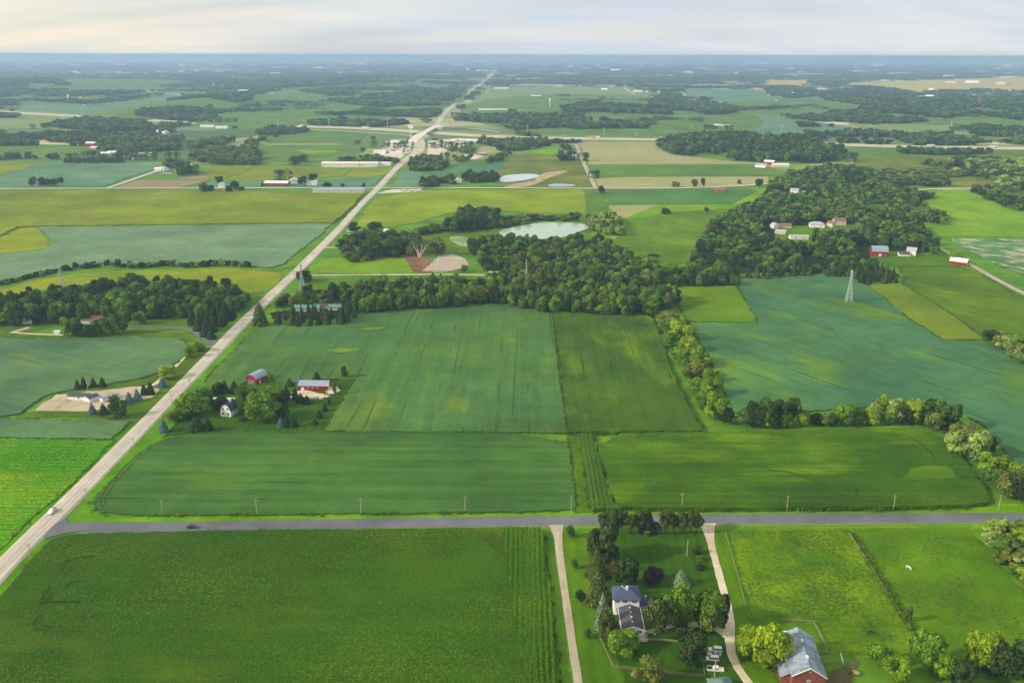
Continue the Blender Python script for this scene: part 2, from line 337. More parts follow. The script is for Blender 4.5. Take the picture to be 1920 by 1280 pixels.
# ---- verges and lawns (thin sheets)
zz = [0.03]
def patch(name, px, mat, label=None, cat=None, smooth=0, occ=False, jit=0.5):
    zz[0] += 0.012
    o = field(name, px, zz[0], mat, label, cat, 'stuff' if label else 'structure', jit=jit, smooth=smooth, occ=occ); return o
patch('grass_verge', [(110,995),(200,992),(700,983),(1050,979),(1500,976),(2050,974),(2050,994),(1340,987),(1040,990),(600,998),(200,1004),(60,1040)], verge)
patch('grass_verge', [(130,975),(160,935),(215,955),(300,960),(1100,955),(1400,950),(1900,944),(2050,942),(2050,966),(1300,968),(700,976),(200,985)], verge)
patch('grass_verge', [(-60,1120),(30,1058),(75,1012),(118,1003),(70,1050),(0,1122),(-60,1180)], vergeN)
patch('grass_verge', [(-90,1095),(0,1032),(70,965),(130,905),(180,855),(215,820),(235,795),(262,795),(200,870),(130,930),(60,990),(0,1050),(-90,1130)], vergeN)
patch('grass_verge', [(150,935),(230,850),(330,750),(440,640),(470,620),(455,655),(385,722),(395,735),(330,790),(300,820),(262,850),(215,895),(172,935),(176,965)], vergeN)
patch('lawn', [(300,822),(395,730),(440,735),(470,712),(490,700),(512,708),(560,720),(600,712),(667,711),(608,808),(480,808),(340,814)], lawn, 'mown grass around the white farmhouse and its red barns', 'lawn')
patch('lawn', [(1042,992),(1130,1000),(1130,1130),(1180,1290),(1090,1290),(1070,1150)], lawnb, 'bright mown grass between the grey track and the dark conifers', 'lawn')
patch('lawn', [(1130,1000),(1325,995),(1345,1060),(1368,1130),(1372,1200),(1400,1300),(1180,1300),(1140,1190)], lawn, 'mown lawn with stripes around the nearest white house', 'lawn')
patch('lawn', [(1337,995),(1360,992),(1385,1070),(1410,1150),(1480,1165),(1528,1170),(1552,1225),(1500,1235),(1470,1300),(1420,1300),(1385,1230),(1377,1170)], lawnb, 'mown strip of grass right of the white gravel drive', 'lawn')
patch('pasture', [(1362,994),(1590,990),(1650,1090),(1708,1182),(1740,1230),(1620,1235),(1555,1225),(1530,1168),(1470,1163),(1410,1155)], past, 'rough bright green pasture between the gravel drive and the overgrown fence', 'pasture')
patch('pasture', [(1598,990),(1812,988),(1860,1035),(1905,1095),(2050,1180),(2050,1330),(1760,1290),(1712,1182)], past2, 'grazed green pasture beside the willow thicket', 'pasture')
patch('barnyard', [(1546,1268),(1558,1256),(1578,1250),(1598,1236),(1610,1234),(1612,1244),(1600,1262),(1590,1300),(1540,1320)], gm('dirt_dark', (102,88,62), (84,92,48), (126,106,82), .5, streak=.2, fine=.35, big_s=1/5), 'bare brown yard beside the red barn with grey roof', 'yard', smooth=1, jit=1.2)
patch('meadow', [(20,630),(150,627),(250,617),(330,622),(370,640),(350,640),(330,632),(240,630),(120,634),(0,632),(-60,632),(-60,605),(60,600),(300,590),(400,610),(400,635),(380,628),(320,612),(240,610),(100,612)], dkg, 'shaded lawn around the brown roofed house on the left', 'lawn')
patch('meadow', [(75,765),(105,730),(200,715),(300,690),(340,660),(395,650),(330,740),(270,790),(215,812),(240,790),(170,783),(30,783)], dkg, 'rough grass around the gravel yard on the left', 'grass')
patch('gravel_yard', [(64,770),(80,755),(105,739),(263,724),(300,728),(285,745),(240,752),(225,765),(170,770)], gm('gravel_beige', (190,176,152), (174,160,136), (134,118,96), .5, streak=.2, fine=.15, big_s=1/14, patch_s=1/10), jit=1)
patch('meadow', [(-60,565),(0,543),(60,527),(120,517),(200,508),(300,505),(430,503),(530,512),(520,535),(470,560),(440,535),(350,528),(200,528),(120,538),(0,556)], yelg, 'narrow yellow green meadow behind the left wood', 'meadow', occ=True)
patch('meadow', [(580,500),(620,485),(660,480),(700,482),(760,485),(775,505),(780,512),(580,512)], brite, 'small bright green meadow beside the brown soil', 'meadow')
patch('dirt', [(755,475),(790,475),(830,500),(800,512),(775,510)], dirt)
patch('dirt', [(660,478),(760,470),(775,480),(690,487)], dirt)
patch('gravel_yard', [(790,508),(812,490),(822,478),(850,476),(872,485),(880,495),(862,504),(835,509)], pinkg)
patch('grass_verge', [(575,522),(700,520),(890,520),(890,535),(700,540),(570,545),(555,535)], lawnb)
patch('meadow', [(1110,480),(1130,430),(1150,400),(1200,384),(1360,383),(1380,392),(1340,410),(1310,450),(1300,490),(1250,500),(1190,490)], midg, 'rough meadow in the clearing between the two woods', 'meadow', occ=True)
patch('meadow', [(1150,408),(1200,384),(1365,383),(1385,372),(1400,360),(1440,352),(1420,372),(1370,390),(1250,398),(1180,412)], brite, 'bright green strip beyond the clearing', 'meadow', occ=True)
patch('meadow', [(1143,385),(1235,384),(1195,400),(1175,408),(1150,405)], tan, 'pale tan strip beyond the clearing', 'field', occ=True)
patch('marsh', [(780,440),(830,433),(930,430),(945,425),(1105,415),(1120,430),(1080,450),(960,455),(880,470),(800,475)], dkg, 'dark reeds around the two ponds', 'marsh')
patch('marsh', [(790,315),(900,300),(960,290),(1030,288),(1085,292),(1110,350),(1000,352),(940,345)], marsh, 'brown and green marsh beside the bright pond', 'marsh', occ=True)
patch('sand', [(940,352),(958,346),(985,342),(1010,334),(1018,324),(1050,320),(1068,320),(1052,326),(1036,331),(1020,338),(1004,346),(975,352)], gm('sand_tan', (184,162,128), (164,146,112), (128,128,80), .6, fine=.2, big_s=1/12, patch_s=1/15), smooth=1, jit=1.5)
patch('marsh', [(1590,275),(1700,272),(1920,282),(2000,290),(2000,352),(1780,350),(1680,345),(1610,330),(1600,300)], marsh, 'wide yellow and green marsh on the right beyond the wood', 'marsh', occ=True)
patch('meadow', [(1575,276),(1690,276),(1700,292),(1640,297),(1600,300)], grnb, 'dull green meadow beside the motorway', 'meadow', occ=True)
patch('lawn', [(1430,365),(1470,352),(1540,352),(1530,375),(1450,378)], brite, 'lawn around the white house in the wood', 'lawn')
patch('lawn', [(1440,450),(1470,425),(1600,420),(1610,440),(1560,470),(1450,470)], midg, 'lawns between the houses in the wood', 'lawn')
patch('lawn', [(1630,482),(1650,470),(1780,478),(1800,500),(1690,500),(1660,495)], lawnb, 'lawn in front of the far red barn and white house', 'lawn')

patch('sand', [(1596,1256),(1604,1253),(1611,1257),(1616,1262),(1608,1265),(1601,1262)], gm('sand_grey', (168,160,132), (140,136,96), None, fine=.3, big_s=1/6), jit=.9)
# ---- crops (raised)
H1 = lambda a, b='field': (a, b)
field('corn_field', [(85,1017),(110,1004),(160,999),(400,994),(700,991),(940,988),(985,1290),(1000,1420),(-260,1420),(-80,1190),(0,1120)], 2.3, cornA, 'dark green cornfield filling the bottom left corner', smooth=1)
field('corn_field', [(940,988),(1005,988),(1018,993),(1030,1100),(1047,1280),(1062,1420),(1000,1420),(985,1290)], 2.25, cornAr, 'strip of corn in upright rows left of the grey track')
field('soybean_field', [(176,935),(178,950),(200,962),(300,965),(700,961),(1075,957),(1081,945),(1072,880),(1064,812),(608,808),(400,809),(340,814),(300,824),(268,850),(240,878),(190,918)], 0.8, soyL, 'even green field with rows running along the county road', smooth=1)
field('soybean_field', [(1064,810),(1050,720),(1040,640),(1037,578),(960,568),(890,565),(850,570),(760,568),(690,575),(665,590),(640,604),(590,608),(510,610),(470,626),(440,655),(400,695),(386,712),(388,722),(398,727),(433,730),(465,713),(479,700),(494,698),(508,702),(519,714),(558,716),(592,710),(667,710),(608,807)], 0.84, soyU, 'large green field behind the red barns with yellow patches')
field('corn_field', [(1039,580),(1060,584),(1120,590),(1215,586),(1235,620),(1262,700),(1290,760),(1318,806),(1066,809)], 2.2, cornC, 'olive cornfield in upright rows beside the crooked hedge')
field('corn_field', [(1112,812),(1320,809),(1400,810),(1500,808),(1560,805),(1640,800),(1690,797),(1740,806),(1772,822),(1800,850),(1830,890),(1858,932),(1850,944),(1700,949),(1400,951),(1170,951),(1150,940)], 2.1, cornD, 'green and yellow cornfield north of the county road', smooth=1)
field('corn_field', [(1084,812),(1111,812),(1149,940),(1165,951),(1112,952),(1106,944),(1098,880)], 2.05, gm('corn_dark_rows', (70,106,54), (96,126,50), (136,160,44), .4, row=NSROT, row_sp=2.2, row_c=.35, streak=.4, fine=.3, bump=.6), 'narrow strip of dark corn rows beside the grass lane')
patch('grass_lane', [(1066,811),(1088,811),(1104,880),(1112,958),(1078,960),(1081,945)], lawnb)
field('corn_field', [(1690,899),(1705,878),(1740,872),(1778,874),(1796,896)], 2.3, gm('corn_lime', (94,126,32), (80,116,34), None, row=EW, row_sp=1.6, row_c=.1, streak=.3, fine=.2), 'small lime yellow block inside the green cornfield', occ=False)
field('soybean_field', [(1385,522),(1480,515),(1560,513),(1592,516),(1625,534),(1660,560),(1700,595),(1768,637),(1850,640),(1885,656),(1935,700),(2010,760),(2120,860),(2120,960),(1960,910),(1900,860),(1850,800),(1800,770),(1700,755),(1500,772),(1375,775),(1345,700),(1318,650),(1290,603),(1423,605),(1415,590),(1383,537)], 0.8, teal, 'big blue green field around the lattice tower')
field('meadow', [(1250,537),(1382,534),(1400,562),(1423,604),(1290,602),(1265,560)], 0.5, midg, 'small rough grass block in front of the pine wood', 'meadow')
field('meadow', [(1624,534),(1690,531),(1760,572),(1850,636),(1768,636),(1700,594),(1660,559)], 0.52, gold, 'golden green meadow beside the blue green field', 'meadow')
field('meadow', [(1690,500),(1790,498),(1840,515),(1920,560),(2050,640),(2050,720),(1935,698),(1885,655),(1850,636),(1760,572),(1691,531)], 0.48, dkg, 'dark green meadow below the red barn on the right', 'meadow')
field('crop_field', [(1785,448),(1940,447),(2060,470),(2060,580),(1960,530),(1880,500),(1830,475),(1792,458)], 0.4, strip, 'green crop with pale bare streaks right of the white house')
field('meadow', [(1730,362),(1775,354),(1825,356),(1850,375),(1900,396),(1980,412),(1980,444),(1765,442),(1725,420),(1760,412),(1785,405),(1745,388)], 0.6, brite, 'bright green field at the right edge beyond the wood', 'meadow')
patch('field', [(1728,362),(1775,353),(1822,354),(1832,366),(1790,372),(1745,374)], tan)
field('hay_field', [(-150,821),(0,821),(100,822),(213,824),(190,850),(160,880),(120,920),(60,968),(0,1028),(-150,1150)], 0.45, hay, 'bright green hay field with windrows at the left edge', 'field')
field('soybean_field', [(-150,785),(0,784),(100,786),(245,788),(228,805),(207,822),(0,819),(-150,818)], 0.82, tealL, 'narrow blue green crop strip above the bright hay field')
field('soybean_field', [(-150,636),(0,632),(120,636),(250,631),(330,634),(350,641),(348,662),(330,680),(300,697),(250,712),(180,722),(100,735),(70,748),(28,783),(-150,784)], 0.8, tealL, 'blue green field behind the gravel yard on the left', smooth=1)
field('soybean_field', [(70,425),(300,421),(480,420),(620,418),(600,440),(560,470),(530,495),(510,501),(430,497),(330,497),(130,502),(60,517),(0,526),(-80,535),(-80,480),(0,476),(80,469),(97,458),(92,445),(78,432)], 0.8, gm('soy_grey', (112,140,110), (122,148,114), (134,156,120), .3, row=EW, streak=.3, fine=.12, big_s=1/160), 'grey green field left of the highway')
patch('meadow', [(-80,455),(0,442),(30,427),(68,425),(78,436),(96,453),(85,466),(0,475),(-80,482)], yelg, 'yellow green rough corner at the left edge', 'meadow', occ=True)
field('corn_field', [(-80,356),(0,355),(180,357),(400,354),(590,364),(680,361),(658,388),(625,416),(480,418),(60,423),(30,425),(0,440),(-80,455)], 2.4, olive, 'large olive cornfield left of the highway')
field('soybean_field', [(0,329),(60,312),(105,304),(305,306),(288,317),(232,335),(195,350),(0,351),(-80,351),(-80,345)], .8, tealF, 'blue green field with a lone group of trees at its lower edge')
for px, mt, lb in [
  ([(-80,303),(0,303),(90,306),(0,327),(-80,342)], olive, 'olive wedge of crop at the left edge'),
  ([(-80,270),(0,270),(160,272),(178,284),(110,298),(0,295),(-80,295)], grnb, 'green field above the left row of trees'),
  ([(212,352),(265,337),(392,339),(335,352)], brown, 'brown bare field beside the pale farm lane'),
  ([(335,333),(375,327),(407,328),(390,337)], brown, 'small brown bare strip behind the farm lane'),
  ([(375,325),(405,308),(480,308),(455,325),(410,335),(395,336)], olive, 'first olive strip of the farmland behind the white farm'),
  ([(457,325),(485,310),(560,312),(600,320),(640,318),(660,316),(645,330),(560,335),(470,340),(410,336)], olive, 'olive strip left of the long warehouse field'),
  ([(647,330),(665,317),(735,317),(722,328),(690,333)], yelg, 'yellow green strip next to the highway'),
  ([(340,352),(400,341),(600,338),(718,330),(700,346),(690,352)], tealF, 'thin blue green strip in front of the red sheds'),
  ([(480,272),(700,272),(672,286),(655,302),(480,303),(400,300)], grnb, 'green field left of the petrol station'),
  ([(560,282),(630,281),(632,286),(570,287)], brite, 'small lime streak in the green field'),
  ([(480,250),(580,243),(690,250),(668,268),(500,268)], grnb, 'green meadow beside the motorway'),
  ([(700,374),(790,357),(960,355),(1092,355),(1105,375),(1100,400),(1000,398),(900,390),(840,400),(780,418),(740,425),(665,425)], gm('soy_lime', (128,150,44), (146,160,48), (110,144,50), .4, row=EW, row_sp=6, row_c=.06, streak=.6, fine=.12, big_s=1/90), 'yellow green field above the ponds'),
  ([(1093,355),(1126,355),(1140,402),(1101,402)], grnb, 'narrow green block left of the field lane'),
  ([(1130,356),(1400,353),(1420,358),(1372,383),(1146,383)], gm('soy_deep', (84,124,66), (92,132,70), None, row=EW, streak=.4, fine=.1), 'deep green field below the country road'),
  ([(1084,268),(1235,267),(1245,285),(1350,300),(1430,305),(1450,312),(1430,307),(1106,308),(1098,290)], tan, 'tan field right of the grey lane'),
  ([(1108,310),(1420,308),(1470,322),(1485,330),(1116,331)], grnb, 'green band between two tan fields'),
  ([(1116,333),(1300,331),(1440,331),(1440,343),(1380,349),(1310,352),(1124,352)], tan, 'tan strip along the country road'),
  ([(1170,260),(1232,246),(1222,231),(1290,228),(1325,240),(1290,250),(1240,260)], pgrn, 'pale field with green corner beyond the motorway'),
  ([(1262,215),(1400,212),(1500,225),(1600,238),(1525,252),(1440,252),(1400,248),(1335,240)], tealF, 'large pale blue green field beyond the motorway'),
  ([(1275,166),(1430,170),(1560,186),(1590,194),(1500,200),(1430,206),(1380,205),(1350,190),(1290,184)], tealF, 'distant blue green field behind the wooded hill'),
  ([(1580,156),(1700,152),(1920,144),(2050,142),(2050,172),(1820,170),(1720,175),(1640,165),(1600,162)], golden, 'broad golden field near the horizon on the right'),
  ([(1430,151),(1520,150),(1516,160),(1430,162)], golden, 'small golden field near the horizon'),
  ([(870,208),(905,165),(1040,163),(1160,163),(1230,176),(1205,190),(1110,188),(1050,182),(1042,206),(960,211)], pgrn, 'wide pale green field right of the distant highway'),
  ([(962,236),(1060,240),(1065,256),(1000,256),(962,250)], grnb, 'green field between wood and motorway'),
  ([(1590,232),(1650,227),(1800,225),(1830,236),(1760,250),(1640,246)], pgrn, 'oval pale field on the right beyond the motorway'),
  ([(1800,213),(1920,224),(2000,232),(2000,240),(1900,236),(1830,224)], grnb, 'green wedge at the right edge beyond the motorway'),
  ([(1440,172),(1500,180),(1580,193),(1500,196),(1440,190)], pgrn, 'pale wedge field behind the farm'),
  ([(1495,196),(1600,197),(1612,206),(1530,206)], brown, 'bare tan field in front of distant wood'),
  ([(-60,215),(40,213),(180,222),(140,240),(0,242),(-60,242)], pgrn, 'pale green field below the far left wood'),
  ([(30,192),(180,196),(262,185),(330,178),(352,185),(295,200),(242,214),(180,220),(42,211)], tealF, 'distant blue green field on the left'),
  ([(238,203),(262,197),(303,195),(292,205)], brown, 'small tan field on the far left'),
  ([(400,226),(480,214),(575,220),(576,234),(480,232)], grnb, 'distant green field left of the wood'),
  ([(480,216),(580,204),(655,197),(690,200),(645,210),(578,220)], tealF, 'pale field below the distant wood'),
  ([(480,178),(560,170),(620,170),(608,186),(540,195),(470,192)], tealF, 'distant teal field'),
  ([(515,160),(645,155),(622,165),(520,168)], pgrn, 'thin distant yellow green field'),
  ([(800,345),(812,312),(945,303),(945,318),(870,324),(840,335)], gm('soy_deep2', (84,128,90), (92,134,92), None, streak=.3, fine=.1), 'dark teal field right of the highway junction'),
  ([(735,350),(757,318),(795,320),(790,350)], tealF, 'small teal field beside the highway'),
  ([(975,285),(1040,268),(1050,285),(1035,290)], brite, 'bright green lawn behind the marsh'),
  ([(890,290),(900,275),(935,272),(940,285)], tan, 'small brown slope beside the petrol station')]:
    field('field', px, 0.6+0.01*random.random(), mt, lb, jit=0.6)
# yellow weed patches in the soybeans
for px in ([(610,658),(640,652),(676,653),(668,658),(640,662)], [(672,615),(700,612),(732,611),(715,617),(690,619)]):
    field('weeds', px, 0.95, gm('weeds', (112,140,62), (96,128,64), None, fine=.3), 'yellow weeds growing in the green field', 'weeds', occ=False)

# ---- roads
HW = [(-60,1135),(0,1066),(62,1003),(146,922),(240,826),(318,746),(400,661),(450,609),(497,564),(560,505),(600,465),(640,425),(677,382),(710,352),(745,312),(767,295),(784,285),(788,272),(785,257),(797,247),(822,234),(829,215),(852,196),(880,172),(902,156),(917,147),(922,137),(930,126)]
_, hwp = ribbon('highway', HW, [8.2]*13 + [9,11,14,22,24,20,16,16,15,13,12,12,12,12,12], 0.55, conc, skirt=1.2)
white = plain('marking_white', (225,225,218)); yellow = plain('marking_yellow', (190,150,60)); tar = plain('tar_seam', (112,106,98))
def offset(pw, d):
    out = []
    for i in range(len(pw)):
        a = pw[max(0, i-1)]; b = pw[min(len(pw)-1, i+1)]; q = (b-a).normalized(); out.append(pw[i] + Vector((-q.y, q.x))*d)
    return out
k_ = 34
for d_, mt in ((3.35, white), (-3.35, white), (0, tar)):
    ribbon('road_marking', None, 0.16, 0.59, mt, wpts=offset(hwp[:k_], d_), smooth=0)
def dashes(pw, d, mat, name='road_marking', on=3.0, off=9.0, w=0.16, z=0.60, upto=900):
    mb = MB(); s = 0.0
    for i in range(len(pw)-1):
        a, b_ = pw[i], pw[i+1]; Ln = (b_-a).length; dr = (b_-a)/Ln; q = Vector((-dr.y, dr.x)); p = -(s % (on+off))
        while p < Ln:
            x0 = max(0, p); x1 = min(Ln, p+on)
            if x1 > x0:
                A = a+dr*x0+q*d; B = a+dr*x1+q*d
                mb.add([(*(A-q*w/2), z), (*(A+q*w/2), z), (*(B+q*w/2), z), (*(B-q*w/2), z)], [(0, 3, 2, 1)])
            p += on+off
        s += Ln
        if b_.length > upto: break
    props(mb.build(name, mat), kind='structure')
dashes(hwp, 0.0, yellow, z=0.63)
CR = [(92,990),(140,987),(250,987),(400,985),(700,979),(1000,975),(1300,972),(1600,970),(1920,969),(2200,968)]
_, crp = ribbon('county_road', CR, 6.6, 0.40, asph, skirt=1.5)
mb = MB()   # the flared mouth of the side road
fl = poly_w([(82,1004),(100,985),(122,970),(126,978),(150,981),(200,982),(200,991),(150,995),(112,1001),(86,1008)], 0.47)
props(link('county_road', slab_mesh('county_road', fl, 0.47), asph), kind='structure')
R2 = [(-80,354),(0,353.5),(200,353),(400,352.5),(700,352),(900,352),(1100,353),(1250,353),(1310,351.5),(1380,349),(1440,344)]
ribbon('country_road', R2, 7, 0.9, concF)
ribbon('country_road', [(1700,357),(1775,353),(1850,353),(1915,353),(2000,350)], 7, 0.9, concF)
ribbon('field_lane', [(1080,270),(1088,290),(1097,311),(1107,332),(1117,352)], 8, 0.8, drive2)
ribbon('field_lane', [(1040,181),(1046,193),(1052,204)], 9, 0.8, concF)
ribbon('field_lane', [(1168,163),(1178,170),(1190,176)], 9, 0.8, concF)
ribbon('field_lane', [(1264,221),(1290,232),(1312,240)], 9, 0.8, concF)
ribbon('side_road', [(1758,462),(1780,475),(1815,493),(1865,522),(1920,550),(2040,610)], [5,5.5,6,6,6,6], 0.6, drive2)
ribbon('access_lane', [(575,516),(640,515.5),(692,515),(800,514.5),(880,515),(925,516),(945,515)], 4.5, 0.5, drive)
ribbon('access_lane', [(604,463),(615,464),(636,464)], 5, 0.5, drive)
patch('gravel_yard', [(635,462),(652,438),(670,437),(668,450),(650,464)], gravel)
ribbon('driveway', [(412,644),(392,641),(377,633),(367,622),(350,616),(325,614),(285,613),(245,612)], [9,7,5,4,4,4,4,4], 0.3, asph)
ribbon('farm_track', [(20,624),(40,618),(55,613)], 5, 0.3, drive2)
ribbon('farm_track', [(25,623),(60,626),(118,628)], 2.5, 0.33, drive)
ribbon('farm_track', [(350,662),(338,677),(325,690),(300,712),(288,722),(262,727)], 3, 0.3, drive)
ribbon('driveway', [(322,750),(338,747),(400,746),(430,748),(500,742),(560,745),(600,745)], [9,5,4,4,4,4,4], 0.28, drive)
patch('concrete_apron', [(545,736),(570,730),(620,742),(604,747),(575,746)], drive)
patch('gravel_yard', [(612,725),(632,724),(638,732),(625,738),(612,738)], gravel)
ribbon('gravel_track', [(1043,982),(1046,1005),(1052,1060),(1062,1130),(1072,1200),(1085,1285),(1095,1350)], [7,3.4,3.0,3.0,3.0,3.0,3.0], 0.22, drive2, jit=.1)
ribbon('gravel_drive', [(1326,978),(1330,1005),(1341,1050),(1354,1095),(1366,1140),(1369,1175),(1368,1205),(1374,1235),(1390,1262),(1412,1290),(1440,1330)], [8,3.2,3.0,3.0,3.0,3.6,3.4,3.0,3.0,3.2,3.4], 0.24, drive, jit=.12)
ribbon('gravel_drive', [(1366,1190),(1345,1178),(1318,1168),(1290,1172)], [5,3,3,4], 0.26, drive)
ribbon('house_path', [(1262,1172),(1225,1180),(1205,1188)], [2,2,2], 0.27, drive2)
ribbon('farm_lane', [(202,352),(230,343),(262,332),(296,320)], 7, 0.9, gravel)
ribbon('lane', [(1517,348),(1535,354),(1560,361)], 5, 0.9, concF)
# motorway with its two carriageways, ramps and overpass
I1 = [(-60,205),(40,211),(110,215),(185,219),(300,226),(400,231),(480,235),(600,237),(680,239.5),(740,243),(790,246),(850,250),(905,254),(1000,257),(1092,259),(1250,260),(1400,264),(1585,270.5),(1750,274.5),(1920,277),(2050,278)]
ribbon('grass_verge', I1, 150, 0.62, pgrn)
ribbon('motorway', I1, 22, 1.0, concF)
ribbon('motorway', None, 22, 1.02, concF, wpts=offset(poly_w(I1, 1.0), -34))
ribbon('slip_road', [(480,235),(585,243),(640,246),(700,249),(745,252),(778,256)], 7, 1.1, concF)
ribbon('slip_road', [(690,238),(740,237),(790,237),(815,236)], 7, 1.1, concF)
ribbon('slip_road', [(830,238),(880,240),(937,248)], 7, 1.1, concF)
ribbon('slip_road', [(1500,266),(1440,262),(1430,258)], 7, 1.1, concF)
patch('gravel_yard', [(708,290),(722,275),(750,262),(772,267),(770,285),(755,290)], gravel)
patch('gravel_yard', [(800,291),(804,264),(862,259),(897,261),(882,271),(852,279),(838,290)], gravel)
patch('gravel_yard', [(868,290),(885,287),(908,293),(890,299),(872,297)], gravel)
patch('gravel_yard', [(700,300),(712,288),(760,288),(752,297),(720,302)], gravel)
patch('gravel_yard', [(605,313),(640,303),(735,304),(735,310),(700,313)], gravel)
patch('gravel_yard', [(705,363),(735,355),(792,354),(785,359),(745,361)], gravel)
patch('gravel_yard', [(880,210),(920,212),(1000,214),(1042,208),(1042,212),(960,217),(890,214)], gravel)
# water
def water(px, tint, name='pond'):
    m, t, b = base_mat('water_'+str(len(MATS)), 0.06, 0.8); b.inputs['Base Color'].default_value = (*srgb(tint), 1)
    g = N(t, 'ShaderNodeNewGeometry'); n = N(t, 'ShaderNodeTexNoise'); n.inputs['Scale'].default_value = .05; n.inputs['Detail'].default_value = 5; L(t, g.outputs['Position'], n.inputs['Vector'])
    r = N(t, 'ShaderNodeMapRange'); r.inputs[1].default_value = .4; r.inputs[2].default_value = .6; r.inputs[3].default_value = .05; r.inputs[4].default_value = .30; L(t, n.outputs['Fac'], r.inputs[0]); L(t, r.outputs[0], b.inputs['Roughness'])
    MATS[str(len(MATS))+'w'] = m; b.inputs['IOR'].default_value = 1.6
    zz[0] += .02; o = field(name, px, zz[0]+.3, m, None, kind='structure', smooth=2, jit=.2, occ=False); return o
water([(935,432),(955,428),(985,422),(1010,417),(1060,417),(1095,419),(1108,427),(1085,434),(1062,444),(1010,449),(960,447),(938,441)], (176,196,164))
water([(840,444),(862,442),(876,445),(880,452),(905,456),(885,461),(866,461),(848,452)], (150,180,120))
water([(935,336),(945,328),(1000,325),(1016,330),(995,336),(960,341),(938,340)], (196,206,212))  # near-white tint: bright sky reflection painted into the water colour
water([(1022,347),(1045,344),(1080,346),(1078,349),(1040,350)], (150,170,180))
water([(1140,443),(1160,443),(1155,447)], (150,180,120))

trk = gm('wheel_track', (44,70,34), (52,80,38), None, streak=.2, fine=.3)
def track(px, z, w=.7):
    o, _ = ribbon('wheel_track', px, w, z, trk, smooth=2)
for q in ([(74,1134),(77,1120),(84,1108),(94,1100)],[(88,1128),(91,1116),(98,1108)],[(76,1128),(100,1127),(130,1126),(148,1128)],[(62,1170),(66,1162),(76,1150)],[(64,1176),(80,1181),(92,1180)],[(78,1170),(86,1174),(98,1173)],[(110,1070),(114,1066),(122,1062)],[(120,1073),(136,1064)],[(118,1100),(132,1090),(150,1087)],[(108,1062),(125,1050),(150,1042),(178,1041)]): track(q, 2.75, .6)
for q in ([(192,950),(188,940),(196,920),(215,895),(245,862),(275,838),(300,826),(340,820)],[(199,948),(196,938),(204,920),(222,896),(250,868)]): track(q, .84, .5)
for q in ([(1195,820),(1205,815),(1225,818),(1235,813)],[(1600,930),(1608,925),(1606,916)],[(1440,880),(1480,884),(1530,900),(1550,912)],[(1130,870),(1140,890)],[(1700,815),(1720,826),(1740,842),(1755,858)]): track(q, 2.35, .7)
for q in ([(650,800),(663,780),(676,756)],[(760,628),(775,610),(790,582)],[(672,700),(690,660)],[(850,700),(862,640)],[(960,780),(966,700),(970,620)]): track(q, .88, .45)
for q in ([(1540,600),(1580,640),(1620,668),(1670,705)],[(1500,560),(1520,552),(1560,550)],[(1640,640),(1700,690),(1760,730)]): track(q, .85, .35)
LEAFK = 1.95
# ------------------------------------------------------------------ vegetation
def leaf_mat(name, stops, trans=0.25, rough=0.7, rnd=.75):
    m = bpy.data.materials.new(name); m.use_nodes = True; t = m.node_tree; b = t.nodes['Principled BSDF']; out = t.nodes['Material Output']
    oi = N(t, 'ShaderNodeObjectInfo'); g = N(t, 'ShaderNodeNewGeometry')
    rp = N(t, 'ShaderNodeValToRGB'); L(t, oi.outputs['Random'], rp.inputs[0])
    while len(rp.color_ramp.elements) < len(stops): rp.color_ramp.elements.new(0.5)
    for i, (e, c) in enumerate(zip(rp.color_ramp.elements, stops)): e.position = i/(len(stops)-1); lc = srgb(c); e.color = (lc[0], lc[1], lc[2]*(.75 if c[1] > c[2]*1.3 else 1), 1)
    rv = math_n(t, 'MULTIPLY', LEAFK, math_n(t, 'ADD', 1-rnd/2, math_n(t, 'MULTIPLY', g.outputs['Random Per Island'], rnd)))
    at = N(t, 'ShaderNodeAttribute'); at.attribute_name = 'lobe'
    rv = math_n(t, 'MULTIPLY', rv, math_n(t, 'ADD', 0.70, math_n(t, 'MULTIPLY', at.outputs['Fac'], 0.60)))
    sc = N(t, 'ShaderNodeVectorMath', operation='SCALE'); L(t, rp.outputs[0], sc.inputs[0]); L(t, rv, sc.inputs['Scale'])
    L(t, sc.outputs[0], b.inputs['Base Color']); b.inputs['Roughness'].default_value = rough; b.inputs['Specular IOR Level'].default_value = 0.15
    tr = N(t, 'ShaderNodeBsdfTranslucent'); sc2 = N(t, 'ShaderNodeVectorMath', operation='MULTIPLY'); L(t, sc.outputs[0], sc2.inputs[0]); sc2.inputs[1].default_value = (1.5, 1.4, .7); L(t, sc2.outputs[0], tr.inputs[0])
    mx = N(t, 'ShaderNodeMixShader'); mx.inputs[0].default_value = trans; L(t, b.outputs[0], mx.inputs[1]); L(t, tr.outputs[0], mx.inputs[2]); L(t, mx.outputs[0], out.inputs[0])
    return m
